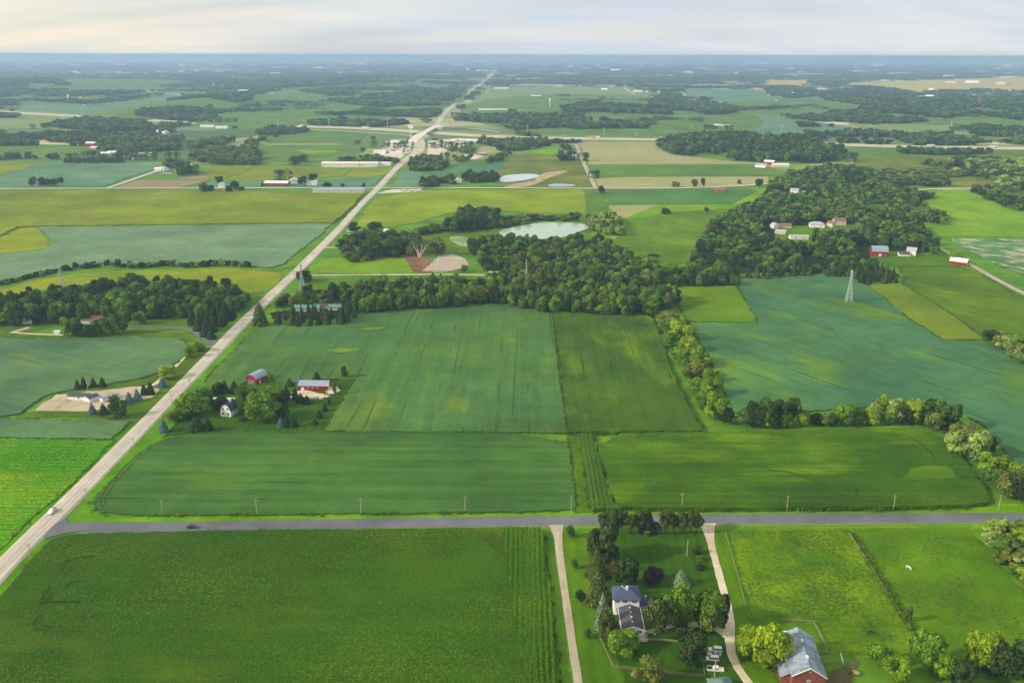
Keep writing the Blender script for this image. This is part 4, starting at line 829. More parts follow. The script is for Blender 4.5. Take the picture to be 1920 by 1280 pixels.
# ---- woods
WOODS = [  # polygon (canopy), spacing m, height range, tints, conifer share, hill height
 ([(540,562),(560,548),(640,542),(690,528),(760,530),(850,526),(920,524),(960,522),(1050,526),(1130,537),(1200,535),(1262,545),(1262,560),(1215,578),(1120,575),(1040,570),(960,558),(880,555),(850,562),(740,565),(680,572),(640,560)], 7.5, (11,17), ['green','green','dark','lime','olive'], 0, 0, 'broadleaf tree in the dense line of trees behind the central field'),
 ([(506,586),(560,578),(640,574),(666,568),(668,584),(640,594),(570,598),(510,597)], 7.5, (9,14), ['pine','conifer'], 1, 0, 'dark conifer in the row in front of the green roofed sheds'),
 ([(905,465),(930,450),(960,446),(1010,452),(1080,446),(1140,456),(1180,482),(1240,500),(1300,500),(1380,512),(1382,524),(1280,526),(1200,530),(1050,516),(945,508),(915,500),(895,480)], 8, (8,14), ['green','green','dark','olive','lime'], 0, 0, 'broadleaf tree of the wood below the main pond'),
 ([(1300,492),(1310,450),(1340,412),(1380,392),(1420,377),(1440,356),(1446,340),(1480,322),(1560,310),(1600,311),(1618,332),(1660,345),(1750,362),(1720,375),(1745,392),(1778,405),(1770,416),(1720,415),(1755,445),(1760,470),(1700,478),(1640,480),(1640,500),(1560,500),(1400,505),(1330,505)], 8.3, (8,13), ['green','green','dark','olive','lime','green','dark'], .06, 0, 'broadleaf tree of the large wood on the right'),
 ([(1300,500),(1400,505),(1560,500),(1640,498),(1672,508),(1688,518),(1620,522),(1590,508),(1540,506),(1400,512),(1330,512)], 7.5, (9,15), ['pine','conifer','pine'], 1, 0, 'dark pine at the front edge of the large wood on the right'),
 ([(1237,265),(1260,252),(1330,245),(1420,252),(1430,262),(1500,252),(1580,268),(1582,282),(1540,292),(1450,291),(1400,290),(1330,284),(1260,278)], 12, (12,18), ['green','green','dark','dark'], 0, 16, None),
 ([(635,458),(650,442),(700,438),(760,436),(782,442),(782,466),(740,470),(650,470)], 9, (10,15), ['green','dark','green','olive'], 0, 0, 'broadleaf tree of the grove beside the roadside yard'),
 ([(835,415),(865,397),(900,390),(935,394),(938,410),(900,420),(850,424)], 10, (12,17), ['dark','green'], 0, 0, 'tree of the dark clump above the small pond'),
 ([(760,432),(835,420),(930,416),(945,408),(1000,404),(1080,402),(1090,412),(1000,412),(950,424),(850,428),(790,437)], 9, (4,8), ['olive','green','dark'], 0, 0, None),
 ([(1092,408),(1150,400),(1172,420),(1160,432),(1120,428)], 9, (9,14), ['pale','olive','green'], 0, 0, 'pale tree at the right end of the main pond'),
 ([(880,452),(915,440),(935,452),(915,478),(890,470)], 9, (9,14), ['green','dark'], 0, 0, 'tree between the two ponds'),
 ([(-60,566),(0,560),(60,550),(130,540),(200,530),(300,526),(400,530),(455,545),(460,560),(440,570),(380,580),(300,582),(200,586),(100,590),(0,595),(-60,600)], 8, (10,16), ['green','dark','green','lime','dark'], 0, 0, 'broadleaf tree of the wood on the left'),
 ([(370,578),(440,572),(440,600),(400,606),(376,600)], 7, (11,16), ['conifer'], 1, 0, 'very dark pine in the block at the right end of the left wood'),
 ([(505,556),(540,552),(545,566),(510,572)], 8, (6,10), ['dark','olive'], 0, 0, 'dark tree beside the highway above the green roofed sheds'),
 ([(640,480),(690,470),(695,483),(660,487)], 8, (5,9), ['dark','olive'], 0, 0, None),
 ([(1172,490),(1210,484),(1215,476),(1240,478),(1235,490)], 12, (2,4), ['olive','dark'], 0, 0, None),
 # middle distance
 ([(0,244),(70,236),(150,221),(200,216),(270,226),(300,241),(260,248),(160,248),(0,254)], 14, (11,17), ['green','dark'], 0, 0, None),
 ([(-60,262),(90,256),(180,259),(190,267),(100,269),(-60,268)], 12, (10,15), ['dark','green'], 0, 0, None),
 ([(190,258),(270,252),(340,266),(330,275),(240,284),(185,282)], 12, (10,15), ['green','dark','olive'], 0, 0, None),
 ([(120,296),(180,295),(232,296),(232,301),(120,301)], 7, (8,11), ['conifer'], 1, 0, 'clipped dark conifer in the windbreak left of the farm'),
 ([(-40,290),(50,290),(106,292),(104,298),(-40,300)], 11, (10,15), ['dark','green'], 0, 0, None),
 ([(307,304),(330,302),(365,306),(372,318),(340,322),(312,318)], 10, (12,16), ['green','dark','lime'], 0, 0, None),
 ([(350,266),(400,258),(480,262),(485,285),(485,302),(420,304),(370,296)], 12, (11,17), ['green','green','olive'], 0, 0, None),
 ([(480,240),(560,236),(580,243),(520,254),(485,262)], 13, (8,14), ['green','dark'], 0, 0, None),
 ([(300,228),(350,222),(400,226),(440,236),(470,250),(360,262),(300,250)], 15, (9,14), ['green','dark','olive'], 0, 0, None),
 ([(675,256),(740,257),(738,268),(690,272),(675,285),(662,280)], 12, (9,13), ['green','dark'], 0, 0, None),
 ([(585,306),(640,297),(700,292),(748,297),(748,304),(660,302),(600,310)], 11, (9,13), ['green','dark','olive'], 0, 0, None),
 ([(768,300),(785,290),(815,292),(835,302),(830,314),(770,314)], 11, (10,14), ['green','dark','olive'], 0, 0, None),
 ([(787,335),(850,332),(855,344),(790,346)], 9, (9,13), ['dark','green'], 0, 0, None),
 ([(872,322),(934,322),(934,334),(872,336)], 8, (9,12), ['dark'], .3, 0, None),
 ([(842,278),(858,270),(888,276),(890,292),(860,298),(840,292)], 11, (9,14), ['green','olive'], 0, 0, None),
 ([(890,262),(930,250),(1020,250),(1035,258),(1030,268),(960,280),(930,300),(905,300),(945,285),(930,272)], 12, (10,15), ['dark','green','olive'], 0, 0, None),
 ([(1030,256),(1080,258),(1090,264),(1035,266)], 10, (7,10), ['dark'], 0, 0, None),
 ([(1042,284),(1060,270),(1082,280),(1078,294),(1050,296)], 11, (10,14), ['green','dark'], 0, 0, None),
 ([(800,262),(880,260),(890,264),(810,266)], 9, (4,7), ['green'], 0, 0, None),
 ([(1055,202),(1110,192),(1210,194),(1232,184),(1240,172),(1275,174),(1290,186),(1350,192),(1378,205),(1360,210),(1265,212),(1200,220),(1215,232),(1210,244),(1150,250),(1140,238),(1100,238),(1060,233),(960,234),(930,223),(850,218),(862,212),(960,213),(1050,215)], 18, (12,17), ['green','dark'], 0, 14, None),
 ([(1440,162),(1528,164),(1528,178),(1480,182),(1440,176)], 22, (12,16), ['dark','green'], 0, 0, None),
 ([(1530,184),(1640,184),(1780,187),(1800,182),(1960,180),(1960,222),(1900,220),(1820,212),(1760,220),(1640,223),(1560,228),(1500,228),(1500,212),(1610,206),(1620,198)], 20, (12,17), ['green','dark'], 0, 20, None),
 ([(1550,247),(1620,243),(1700,250),(1800,247),(1960,246),(1960,271),(1850,270),(1700,268),(1570,263)], 14, (11,16), ['green','dark'], 0, 0, None),
 ([(1682,276),(1740,276),(1850,280),(1860,288),(1760,286),(1690,283)], 12, (9,13), ['green','dark'], 0, 0, None),
 ([(1740,304),(1800,296),(1920,298),(1960,300),(1960,345),(1880,346),(1850,330),(1780,322)], 14, (8,14), ['green','olive','dark','pale'], 0, 0, None),
 ([(1660,318),(1740,304),(1780,320),(1800,336),(1700,334)], 24, (6,11), ['olive','green'], 0, 0, None),
 ([(1825,352),(1870,350),(1960,356),(1960,396),(1920,388),(1870,374)], 12, (9,14), ['green','olive','dark'], 0, 0, None),
 ([(1610,308),(1700,334),(1800,344),(1770,352),(1660,342),(1615,325)], 12, (9,13), ['dark','green','olive'], 0, 0, None),
 ([(0,146),(60,143),(130,160),(120,173),(0,182)], 30, (14,18), ['dark','green'], 0, 40, None),
 ([(70,172),(160,168),(272,170),(268,178),(180,190),(80,185)], 28, (13,17), ['dark','green'], 0, 15, None),
 ([(240,214),(300,196),(340,179),(400,172),(470,180),(475,190),(420,204),(320,208),(250,217)], 22, (13,17), ['dark','green'], 0, 25, None),
 ([(-60,200),(0,200),(40,208),(30,216),(-60,218)], 20, (12,16), ['dark','green'], 0, 0, None),
 ([(295,210),(350,206),(405,212),(400,226),(350,224),(298,222)], 18, (11,15), ['dark','green'], 0, 0, None),
 ([(545,165),(620,156),(750,156),(780,162),(860,172),(868,184),(850,198),(825,213),(790,224),(700,230),(640,231),(582,232),(580,222),(645,214),(690,202),(660,196),(620,188),(612,178)], 24, (12,17), ['dark','green','green'], 0, 12, None),
 ([(550,190),(640,192),(612,206),(545,204)], 20, (10,14), ['dark','green'], 0, 0, None),
 ([(430,150),(600,142),(760,140),(900,146),(890,156),(760,154),(560,162),(480,170)], 44, (13,17), ['dark','green'], 0, 25, None),
]
free(1463,425,26); free(1530,421,26); free(1575,422,26); free(1497,444,24); free(1490,362,45); free(1645,476,32); free(1700,478,36); free(1463,438,22); free(1530,432,18); free(1575,434,20); free(1497,452,18); free(1660,484,30); free(1625,480,18); free(1680,486,26)
for fx, fy in ((1489,362),(1455,428),(1472,428),(1531,426),(1560,426),(1575,422),(1497,448),(1647,479),(1700,480),(1680,480),(1464,438)):
    v = P(fx, fy); dd = Vector((v.x, v.y)).normalized()
    for q_ in (0, 24, 46): OVER.append((v.x-dd.x*q_, v.y-dd.y*q_, 24))
free(572,580,16); free(628,578,14); free(1540,352,18)
def vnoise(x, y, seed):
    r = np.random.default_rng(seed).random((64, 64)); out = 0; amp = 1; tot = 0
    for o in range(4):
        xi = np.floor(x).astype(int); yi = np.floor(y).astype(int); fx = x-xi; fy = y-yi; fx = fx*fx*(3-2*fx); fy = fy*fy*(3-2*fy)
        g = lambda i, j: r[i % 64, j % 64]
        out = out+amp*((g(xi, yi)*(1-fx)+g(xi+1, yi)*fx)*(1-fy)+(g(xi, yi+1)*(1-fx)+g(xi+1, yi+1)*fx)*fy); tot += amp; amp *= .55; x = x*2.03+7; y = y*2.03+3
    return out/tot
i1w = poly_w(I1, 1.0)
def i1d(X, Y, sh=52.0):
    out = np.full(X.shape, 1e9)
    for i in range(len(i1w)-1):
        a, b_ = i1w[i], i1w[i+1]; v = b_-a; l2 = v.length_squared; YY = Y+sh
        u = np.clip(((X-a.x)*v.x+(YY-a.y)*v.y)/l2, 0, 1); out = np.minimum(out, np.hypot(X-a.x-u*v.x, YY-a.y-u*v.y))
    return out
ALLT = []
pond_w = [poly_w([(930,434),(955,426),(1010,415),(1100,416),(1112,428),(1088,436),(1064,447),(1010,452),(955,450),(935,444)]), poly_w([(838,442),(876,442),(910,456),(885,463),(846,455)])]
hwa = np.array([tuple(p) for p in hwp])
def clear_of_road(X, Y, d0):
    ok = np.ones(X.shape, bool)
    for i in range(len(hwa)-1):
        a, b_ = hwa[i], hwa[i+1]; v = b_-a; l2 = (v**2).sum(); u = np.clip(((X-a[0])*v[0]+(Y-a[1])*v[1])/l2, 0, 1)
        ok &= np.hypot(X-a[0]-u*v[0], Y-a[1]-u*v[1]) > d0
    return ok
HILLS = []
for wi, (px, spc, hr, tints, con, hill, lab) in enumerate(WOODS):
    zr = hr[0]*.75+ (hill*.4); pw = [tuple(p) for p in poly_w(px, zr)]; A = np.array(pw)
    x0, y0 = A.min(0); x1, y1 = A.max(0); cx, cy = (x0+x1)/2, (y0+y1)/2
    nx = int((x1-x0)/spc)+1; ny = int((y1-y0)/spc)+1
    gx, gy = np.meshgrid(x0+(np.arange(nx)+.5)*spc, y0+(np.arange(ny)+.5)*spc); gx = gx.ravel(); gy = gy.ravel()
    gx = gx+RNG.uniform(-.42, .42, gx.size)*spc; gy = gy+RNG.uniform(-.42, .42, gy.size)*spc
    k = inside(gx, gy, pw) & clear_of_road(gx, gy, 10+spc*.3)
    for ox, oy, orr in OVER: k &= np.hypot(gx-ox, gy-oy) > orr*.8
    if px[0][1] < 345 and not lab: k &= vnoise(gx/(130 if cy < 2500 else 260)+5, gy/(90 if cy < 2500 else 300)+9, 4) < (.60 if hill == 16 else .545)
    if wi == 3: k &= vnoise(gx/42+5, gy/70+9, 14) < .66
    if cy > 1500: k &= i1d(gx, gy) > 62
    for q in pond_w: k &= ~inside(gx, gy, [tuple(p) for p in q])
    gx = gx[k]; gy = gy[k]
    zh = np.zeros(gx.size)
    if hill:
        rho = ((gx-cx)/((x1-x0)*.52))**2+((gy-cy)/((y1-y0)*.52))**2; zh = hill*np.clip(1-rho, 0, 1)
        HILLS.append((cx, cy, (x1-x0)*.52, (y1-y0)*.52, hill))
    OCC.append(pw)
    for x, y, z in zip(gx, gy, zh):
        h = RNG.uniform(*hr); c = RNG.random() < con
        ALLT.append((x, y, z, h, spc, 'c' if c else 'b', tints[RNG.integers(len(tints))] if not (c and tints[0] not in ('pine','conifer')) else 'conifer', wi))
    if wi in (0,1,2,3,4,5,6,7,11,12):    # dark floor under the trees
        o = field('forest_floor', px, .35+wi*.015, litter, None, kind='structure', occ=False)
        if True:
            s_ = 1.0
            for v in o.data.vertices:          # the canopy outline drawn at tree height, dropped to the ground
                pass
for cx, cy, rx, ry, hh in HILLS:
    vs = [(cx, cy, hh)]; fs = []; NR, NA = 10, 40
    for i in range(1, NR+1):
        q = i/NR
        for k in range(NA): a = 2*math.pi*k/NA; vs.append((cx+rx*q*math.cos(a), cy+ry*q*math.sin(a), hh*(1-q*q)-.3 if i < NR else -.3))
    for k in range(NA): fs.append((0, 1+k, 1+(k+1) % NA))
    for i in range(NR-1):
        for k in range(NA): a = 1+i*NA+k; c = 1+i*NA+(k+1) % NA; fs.append((a, a+NA, c+NA, c))
    me = bpy.data.meshes.new('hill'); me.from_pydata(vs, [], fs); me.update(); props(link('hill', me, grnb), kind='structure')
# individuals: the largest in the picture
ALLT.sort(key=lambda r: -r[3]/math.hypot(r[0], r[1]))
ind = [r for r in ALLT if WOODS[r[7]][6] and r[1] > 0 and abs(r[0])/r[1] < .62][:165]; ids = set(map(id, ind))
import collections
by_ = collections.defaultdict(list)
for r in ind: by_[r[7]].append(r)
WSH = {}
for i_, w_i in enumerate(WOODS):
    if w_i[6]:
        l_ = w_i[6]
        WSH[i_] = ('tree of the line behind the central field, ' if 'dense line' in l_ else 'conifer before the green sheds, ' if 'green roofed' in l_ else 'tree of the wood below the pond, ' if 'main pond' in l_ and 'wood' in l_ else 'tree of the large right wood, ' if 'broadleaf tree of the large' in l_ else 'pine edging the large right wood, ' if 'front edge' in l_ else 'tree of the roadside grove, ' if 'grove' in l_ else 'tree of the left wood, ' if 'wood on the left' in l_ else 'pine beside the left wood, ' if 'very dark pine' in l_ else 'tree above the green sheds, ' if 'highway above' in l_ else 'tree near the ponds, ')
SEC = ['far left end','in its left part','left of its middle','in its middle','right of its middle','in its right part','far right end']
def nm_(r):
    q = by_[r[7]]; fx = lambda s: s[0]/s[1]; lo, hi = min(map(fx, q)), max(map(fx, q)); k = min(6, int(7*(fx(r)-lo)/max(1e-6, hi-lo)))
    ym = sorted(s[1] for s in q if abs(fx(s)-fx(r)) < .05); row = 'front' if r[1] <= ym[len(ym)//2] else 'rear'
    hs_ = sorted(s[3] for s in q); sz = 'short' if r[3] < hs_[len(hs_)//3] else 'tall' if r[3] > hs_[2*len(hs_)//3] else 'middling'
    return sz, row, SEC[k]
for r in ind:
    x, y, z, h, spc, kd, tn, wi = r; sz, row, sec = nm_(r)
    w = (spc*RNG.uniform(1.25, 1.6) if kd == 'b' else h*RNG.uniform(.42, .55))
    tree(x, y, w, h, kd, tn, (sz+' '+TW[tn]+' '+row+' '+WSH[wi]+sec.replace('its','the')), 'trees of wood: '+WOODS[wi][6].split(' ', 2)[2], z=z)
rest = [r for r in ALLT if id(r) not in ids]
# far scatter of grouped crowns
FAR = []
for (d0, d1, spc, thr, sz) in ((1700, 2900, 26, .67, 34), (2900, 5200, 34, .575, 46), (5200, 10000, 54, .55, 68), (10000, 22000, 105, .535, 125)):
    ys = np.arange(d0, d1, spc); 
    for yy in ys:
        xs = np.arange(-yy*.70, yy*.70, spc); X = xs+RNG.uniform(-.45, .45, xs.size)*spc; Y = yy+RNG.uniform(-.45, .45, xs.size)*spc
        nn = vnoise(X/420+40, Y/260+40, 5); k = nn > thr+ .02*np.sin(X/900); X = X[k]; Y = Y[k]
        if X.size: FAR.append(np.stack([X, Y, np.full(X.size, sz)], 1))
FAR = np.concatenate(FAR); k = clear_of_road(FAR[:, 0], FAR[:, 1], 40)
k &= i1d(FAR[:, 0], FAR[:, 1]) > 75
FAR = FAR[k]
hg = []
for axis in (0, 1):
    for i in range(-24, 25):
        for j in range(3, 40):
            if RNG.random() > (.42 if axis else .30): continue
            a0 = i*400+RNG.uniform(-30, 30); c0 = j*260
            for s_ in np.arange(0, 260 if not axis else 400, 17.0):
                x, y = (a0, c0+s_) if axis == 0 else (i*400+s_, c0*1.0+RNG.uniform(-6, 6))
                if 1500 < y < 9000 and abs(x) < y*.66 and RNG.random() < .85: hg.append((x+RNG.uniform(-5, 5), y, RNG.uniform(16, 30)))
hg = np.array(hg); hg = hg[clear_of_road(hg[:, 0], hg[:, 1], 30) & (i1d(hg[:, 0], hg[:, 1]) > 70)]; print('hedge', len(hg)); FAR = np.concatenate([FAR, hg])
k = np.ones(len(FAR), bool)
for q in OCC: k &= ~inside(FAR[:, 0], FAR[:, 1], q)
FAR = FAR[k]
print('trees: rest', len(rest), 'far', len(FAR))
# geometry-nodes instancing of the remaining trees
def variants(cname, items):
    c = bpy.data.collections.new(cname)
    for nm, me in items:
        o = bpy.data.objects.new(nm, me); c.objects.link(o)
    return c
def scatter(name, co, scale, rot, idx, coll, label, cat):
    me = bpy.data.meshes.new(name); me.vertices.add(len(co)); me.vertices.foreach_set('co', np.asarray(co, np.float32).ravel())
    a = me.attributes.new('sc', 'FLOAT_VECTOR', 'POINT'); a.data.foreach_set('vector', np.asarray(scale, np.float32).ravel())
    a = me.attributes.new('rt', 'FLOAT', 'POINT'); a.data.foreach_set('value', np.asarray(rot, np.float32))
    a = me.attributes.new('ix', 'INT', 'POINT'); a.data.foreach_set('value', np.asarray(idx, np.int32))
    o = link(name, me); props(o, label, cat, kind='stuff')
    ng = bpy.data.node_groups.new(name, 'GeometryNodeTree'); ng.interface.new_socket('Geometry', in_out='INPUT', socket_type='NodeSocketGeometry'); ng.interface.new_socket('Geometry', in_out='OUTPUT', socket_type='NodeSocketGeometry')
    gi = ng.nodes.new('NodeGroupInput'); go = ng.nodes.new('NodeGroupOutput'); mp_ = ng.nodes.new('GeometryNodeMeshToPoints'); ip = ng.nodes.new('GeometryNodeInstanceOnPoints')
    ci = ng.nodes.new('GeometryNodeCollectionInfo'); ci.inputs['Collection'].default_value = coll; ci.inputs['Separate Children'].default_value = True; ci.inputs['Reset Children'].default_value = True
    def at(nm, ty): n = ng.nodes.new('GeometryNodeInputNamedAttribute'); n.data_type = ty; n.inputs[0].default_value = nm; return n.outputs[0]
    l = ng.links.new; l(gi.outputs[0], mp_.inputs[0]); l(mp_.outputs[0], ip.inputs['Points']); l(ci.outputs[0], ip.inputs['Instance']); ip.inputs['Pick Instance'].default_value = True
    l(at('ix', 'INT'), ip.inputs['Instance Index']); l(at('sc', 'FLOAT_VECTOR'), ip.inputs['Scale'])
    cx_ = ng.nodes.new('ShaderNodeCombineXYZ'); l(at('rt', 'FLOAT'), cx_.inputs[2]); er = ng.nodes.new('FunctionNodeEulerToRotation'); l(cx_.outputs[0], er.inputs[0]); l(er.outputs[0], ip.inputs['Rotation'])
    l(ip.outputs[0], go.inputs[0]); md = o.modifiers.new('scatter', 'NODES'); md.node_group = ng; return o
vi = []; names = []
TN = ['dark','green','lime','olive','pale','yellow','conifer','pine']
for k, tn in enumerate(TN):
    kk = 'n' if tn in ('conifer','pine') else 'm'
    for j in range(3): vi.append(('v%02d' % len(vi), crown_mesh(kk, j, tn)))
    if kk == 'm':
        for j in range(2): vi.append(('v%02d' % len(vi), crown_mesh('b', j+k % 3, tn)))
START = {}; c_ = 0
for tn in TN: START[tn] = c_; c_ += 3 if tn in ('conifer','pine') else 5
VC = variants('tree_shapes', vi)
co = []; sc = []; ix = []
for x, y, z, h, spc, kd, tn, wi in rest:
    d = math.hypot(x, y); w = (spc*RNG.uniform(.85, 1.7) if kd == 'b' else h*RNG.uniform(.45, .6))
    if tn not in START: tn = 'green'
    co.append((x, y, z)); h *= RNG.uniform(.75, 1.15)*(.8+.25*w/spc/1.4); sc.append((w, w, h)); n_ = 3 if tn in ('conifer','pine') else 5
    ix.append(START[tn] + (int(RNG.integers(3)) if (d > 1100 or n_ == 3) else (3+int(RNG.integers(2)))))
scatter('woodland', co, sc, RNG.uniform(0, 6.28, len(co)), ix, VC, 'mass of green broadleaf and pine woods and tree belts across the middle distance', 'woodland')
FC = variants('clump_shapes', [('w%d%d' % (a, b_), crown_mesh('f', b_, tn)) for a, tn in enumerate(('green','dark')) for b_ in range(3)])
hs = RNG.uniform(11, 17, len(FAR)); w_ = FAR[:, 2]*RNG.uniform(.8, 1.3, len(FAR))
scatter('woodland', np.stack([FAR[:, 0], FAR[:, 1], np.zeros(len(FAR))], 1), np.stack([w_, w_, hs*1.15], 1), RNG.uniform(0, 6.28, len(FAR)), RNG.integers(0, 6, len(FAR)), FC, 'blue hazy woods spread over the far plain up to the horizon', 'woodland')
# ------------------------------------------------------------------ buildings
redw = plain('barn_red', (150,32,34), .7, .25, .12, .6); redf = plain('barn_faded_red', (142,86,76), .9, .1, .35, 1.2)
whit = plain('white_siding', (238,238,236), .7, .3, .05, 1); cream = plain('cream_wall', (214,200,176), .8, .2, .08); brk = plain('brick_brown', (132,92,76), .9, .1, .2)
tinr = plain('roof_metal_blue', (152,166,184), .45, .5, .08, .5, .2); darkr = plain('roof_slate_blue', (72,82,112), .75, .3, .1, .8); greyr = plain('roof_shingle_dark', (84,82,92), .85, .2, .22, 1.2)
brwr = plain('roof_brown', (136,104,98), .85, .2, .12); grnr = plain('roof_green', (88,138,128), .6, .4, .08); whtr = plain('roof_white', (226,226,222), .5, .4, .05); lgrey = plain('roof_light_grey', (172,176,178), .6, .4, .08)
glass = plain('window_glass', (46,56,72), .15, .8, .1); trimw = plain('trim_white', (230,230,226), .6, .3, .03); concm = plain('concrete', (176,170,160), .9, .2, .12); tealr = plain('roof_teal', (96,128,120))
steel = plain('galvanised_steel', (182,190,190), .5, .5, .08, 2); polew = plain('pole_wood', (176,160,134), .9, .1, .12, 3); blackm = plain('black_rubber', (26,26,28)); wirem = plain('cable_dark', (40,42,46), .6, .4)
bsrd = None
def barn_roof_mat():
    m, t, b = base_mat('roof_rusty_metal', .5, .4); tcn = N(t, 'ShaderNodeTexCoord'); n = N(t, 'ShaderNodeTexNoise'); n.inputs['Scale'].default_value = .22; n.inputs['Detail'].default_value = 8; n.inputs['Roughness'].default_value = .65
    L(t, tcn.outputs['Object'], n.inputs['Vector']); r = N(t, 'ShaderNodeValToRGB'); L(t, n.outputs['Fac'], r.inputs[0])
    while len(r.color_ramp.elements) < 4: r.color_ramp.elements.new(.5)
    for e, (p_, c) in zip(r.color_ramp.elements, [(.3,(84,94,108)),(.45,(112,126,144)),(.55,(150,164,180)),(.72,(124,134,146))]): e.position = p_; e.color = (*srgb(c), 1)
    L(t, r.outputs[0], b.inputs['Base Color']); return m
rustr = barn_roof_mat()
def roof_profile(style, D, e, r, o=.4):
    h = D/2
    if style == 'gable': return [(-h-o, e-o*r/h), (0, e+r), (h+o, e-o*r/h)]
    if style == 'gambrel': return [(-h-o*.6, e-.3), (-h*.62, e+r*.66), (0, e+r), (h*.62, e+r*.66), (h+o*.6, e-.3)]
    if style == 'arch': return [(-h-.2, e-.1)]+[(h*1.0*math.sin(a), e+r*math.cos(a)) for a in np.linspace(-1.35, 1.35, 9)]+[(h+.2, e-.1)]
    if style == 'flat': return [(-h-o, e), (h+o, e+r)]
    if style == 'shed': return [(-h-o, e), (h+o, e+r)]
def building(label, px, py, Ln, D, e, r, yaw, wall, roof, style='gable', name='house', cat='house', wins=(), doors=(), chim=0, group=None, z=0.0, loc=None, vents=0):
    v = loc or P(px, py); root = empty(name, (v[0], v[1], z), math.radians(yaw)); props(root, label, cat, group)
    h = D/2
    if style == 'hip':
        MB().box(-h, h, -Ln/2, Ln/2, -.2, e).build('wall', wall, root)
        o = .5; k = max(.4, Ln/2-h*.85); mb = MB()
        A = [(-h-o, -Ln/2-o, e), (h+o, -Ln/2-o, e), (h+o, Ln/2+o, e), (-h-o, Ln/2+o, e), (0, -k, e+r), (0, k, e+r)]
        mb.add(A+[(x, y, zz_-.18) for x, y, zz_ in A[:4]], [(0,1,4), (1,2,5,4), (2,3,5), (3,0,4,5), (6,9,8,7), (0,6,7,1), (1,7,8,2), (2,8,9,3), (3,9,6,0)])
        ro = mb.build('roof', roof, root)
    else:
        pr = roof_profile(style, D, e, r); 
        wp = [(-h, -.2), (-h, e)]+[(x, zv-.12) for x, zv in pr[1:-1]]+[(h, e if style not in ('flat', 'shed') else e+r), (h, -.2)]
        if style in ('flat', 'shed'): wp = [(-h, -.2), (-h, e-.05), (h, e+r-.05), (h, -.2)]
        MB().prism(wp, -Ln/2, Ln/2).build('wall', wall, root)
        mb = MB(); th = .16
        mb.prism(pr+[(x, zv-th) for x, zv in pr[::-1]], -Ln/2-.4, Ln/2+.4); ro = mb.build('roof', roof, root)
        if style == 'gable' and wall in (whit, redw, redf) and D > 5:
            mb = MB()
            for yy in (-Ln/2-.44,):
                for a, b_ in zip(pr[:-1], pr[1:]): mb.bar((a[0], yy, a[1]-.08), (b_[0], yy, b_[1]-.08), .16, n=4)
            mb.build('trim', trimw, root)
    for face, u, zc, w, hh in wins:      # face f(front) b l r ; u along the wall
        mb = MB(); mp_ = MB()
        def bx(q, w_, h_, d0, d1):
            if face == 'f': q.box(u-w_/2, u+w_/2, -Ln/2-d1, -Ln/2-d0, zc-h_/2, zc+h_/2)
            elif face == 'b': q.box(u-w_/2, u+w_/2, Ln/2+d0, Ln/2+d1, zc-h_/2, zc+h_/2)
            elif face == 'l': q.box(-h-d1, -h-d0, u-w_/2, u+w_/2, zc-h_/2, zc+h_/2)
            else: q.box(h+d0, h+d1, u-w_/2, u+w_/2, zc-h_/2, zc+h_/2)
        bx(mb, w+.24, hh+.24, -.02, .06); bx(mp_, w, hh, .03, .10)
        f = mb.build('window', trimw, root); pn = mp_.build('pane', glass, f)
        mu = MB(); bx(mu, .07, hh, .08, .14); bx(mu, w, .06, .08, .135); mu.build('glazing_bar', trimw, f)
    for face, u, w, hh, mt in doors:
        mb = MB(); d0, d1 = -.02, .09
        if face == 'f': mb.box(u-w/2, u+w/2, -Ln/2-d1, -Ln/2-d0, 0, hh)
        elif face == 'l': mb.box(-h-d1, -h-d0, u-w/2, u+w/2, 0, hh)
        else: mb.box(h+d0, h+d1, u-w/2, u+w/2, 0, hh)
        mb.build('door', mt, root)
    for k in range(chim): MB().box(.3+k*1.2, 1.1+k*1.2, .2, 1.0, e+r*.4, e+r+1.1).build('chimney', trimw if chim > 1 or wall == whit else brk, ro)
    for k in range(vents): MB().box(-.4, .4, Ln*(-.28+.4*k), Ln*(-.28+.4*k)+.8, e+r-.2, e+r+.7).build('roof_vent', trimw, ro)
    return root
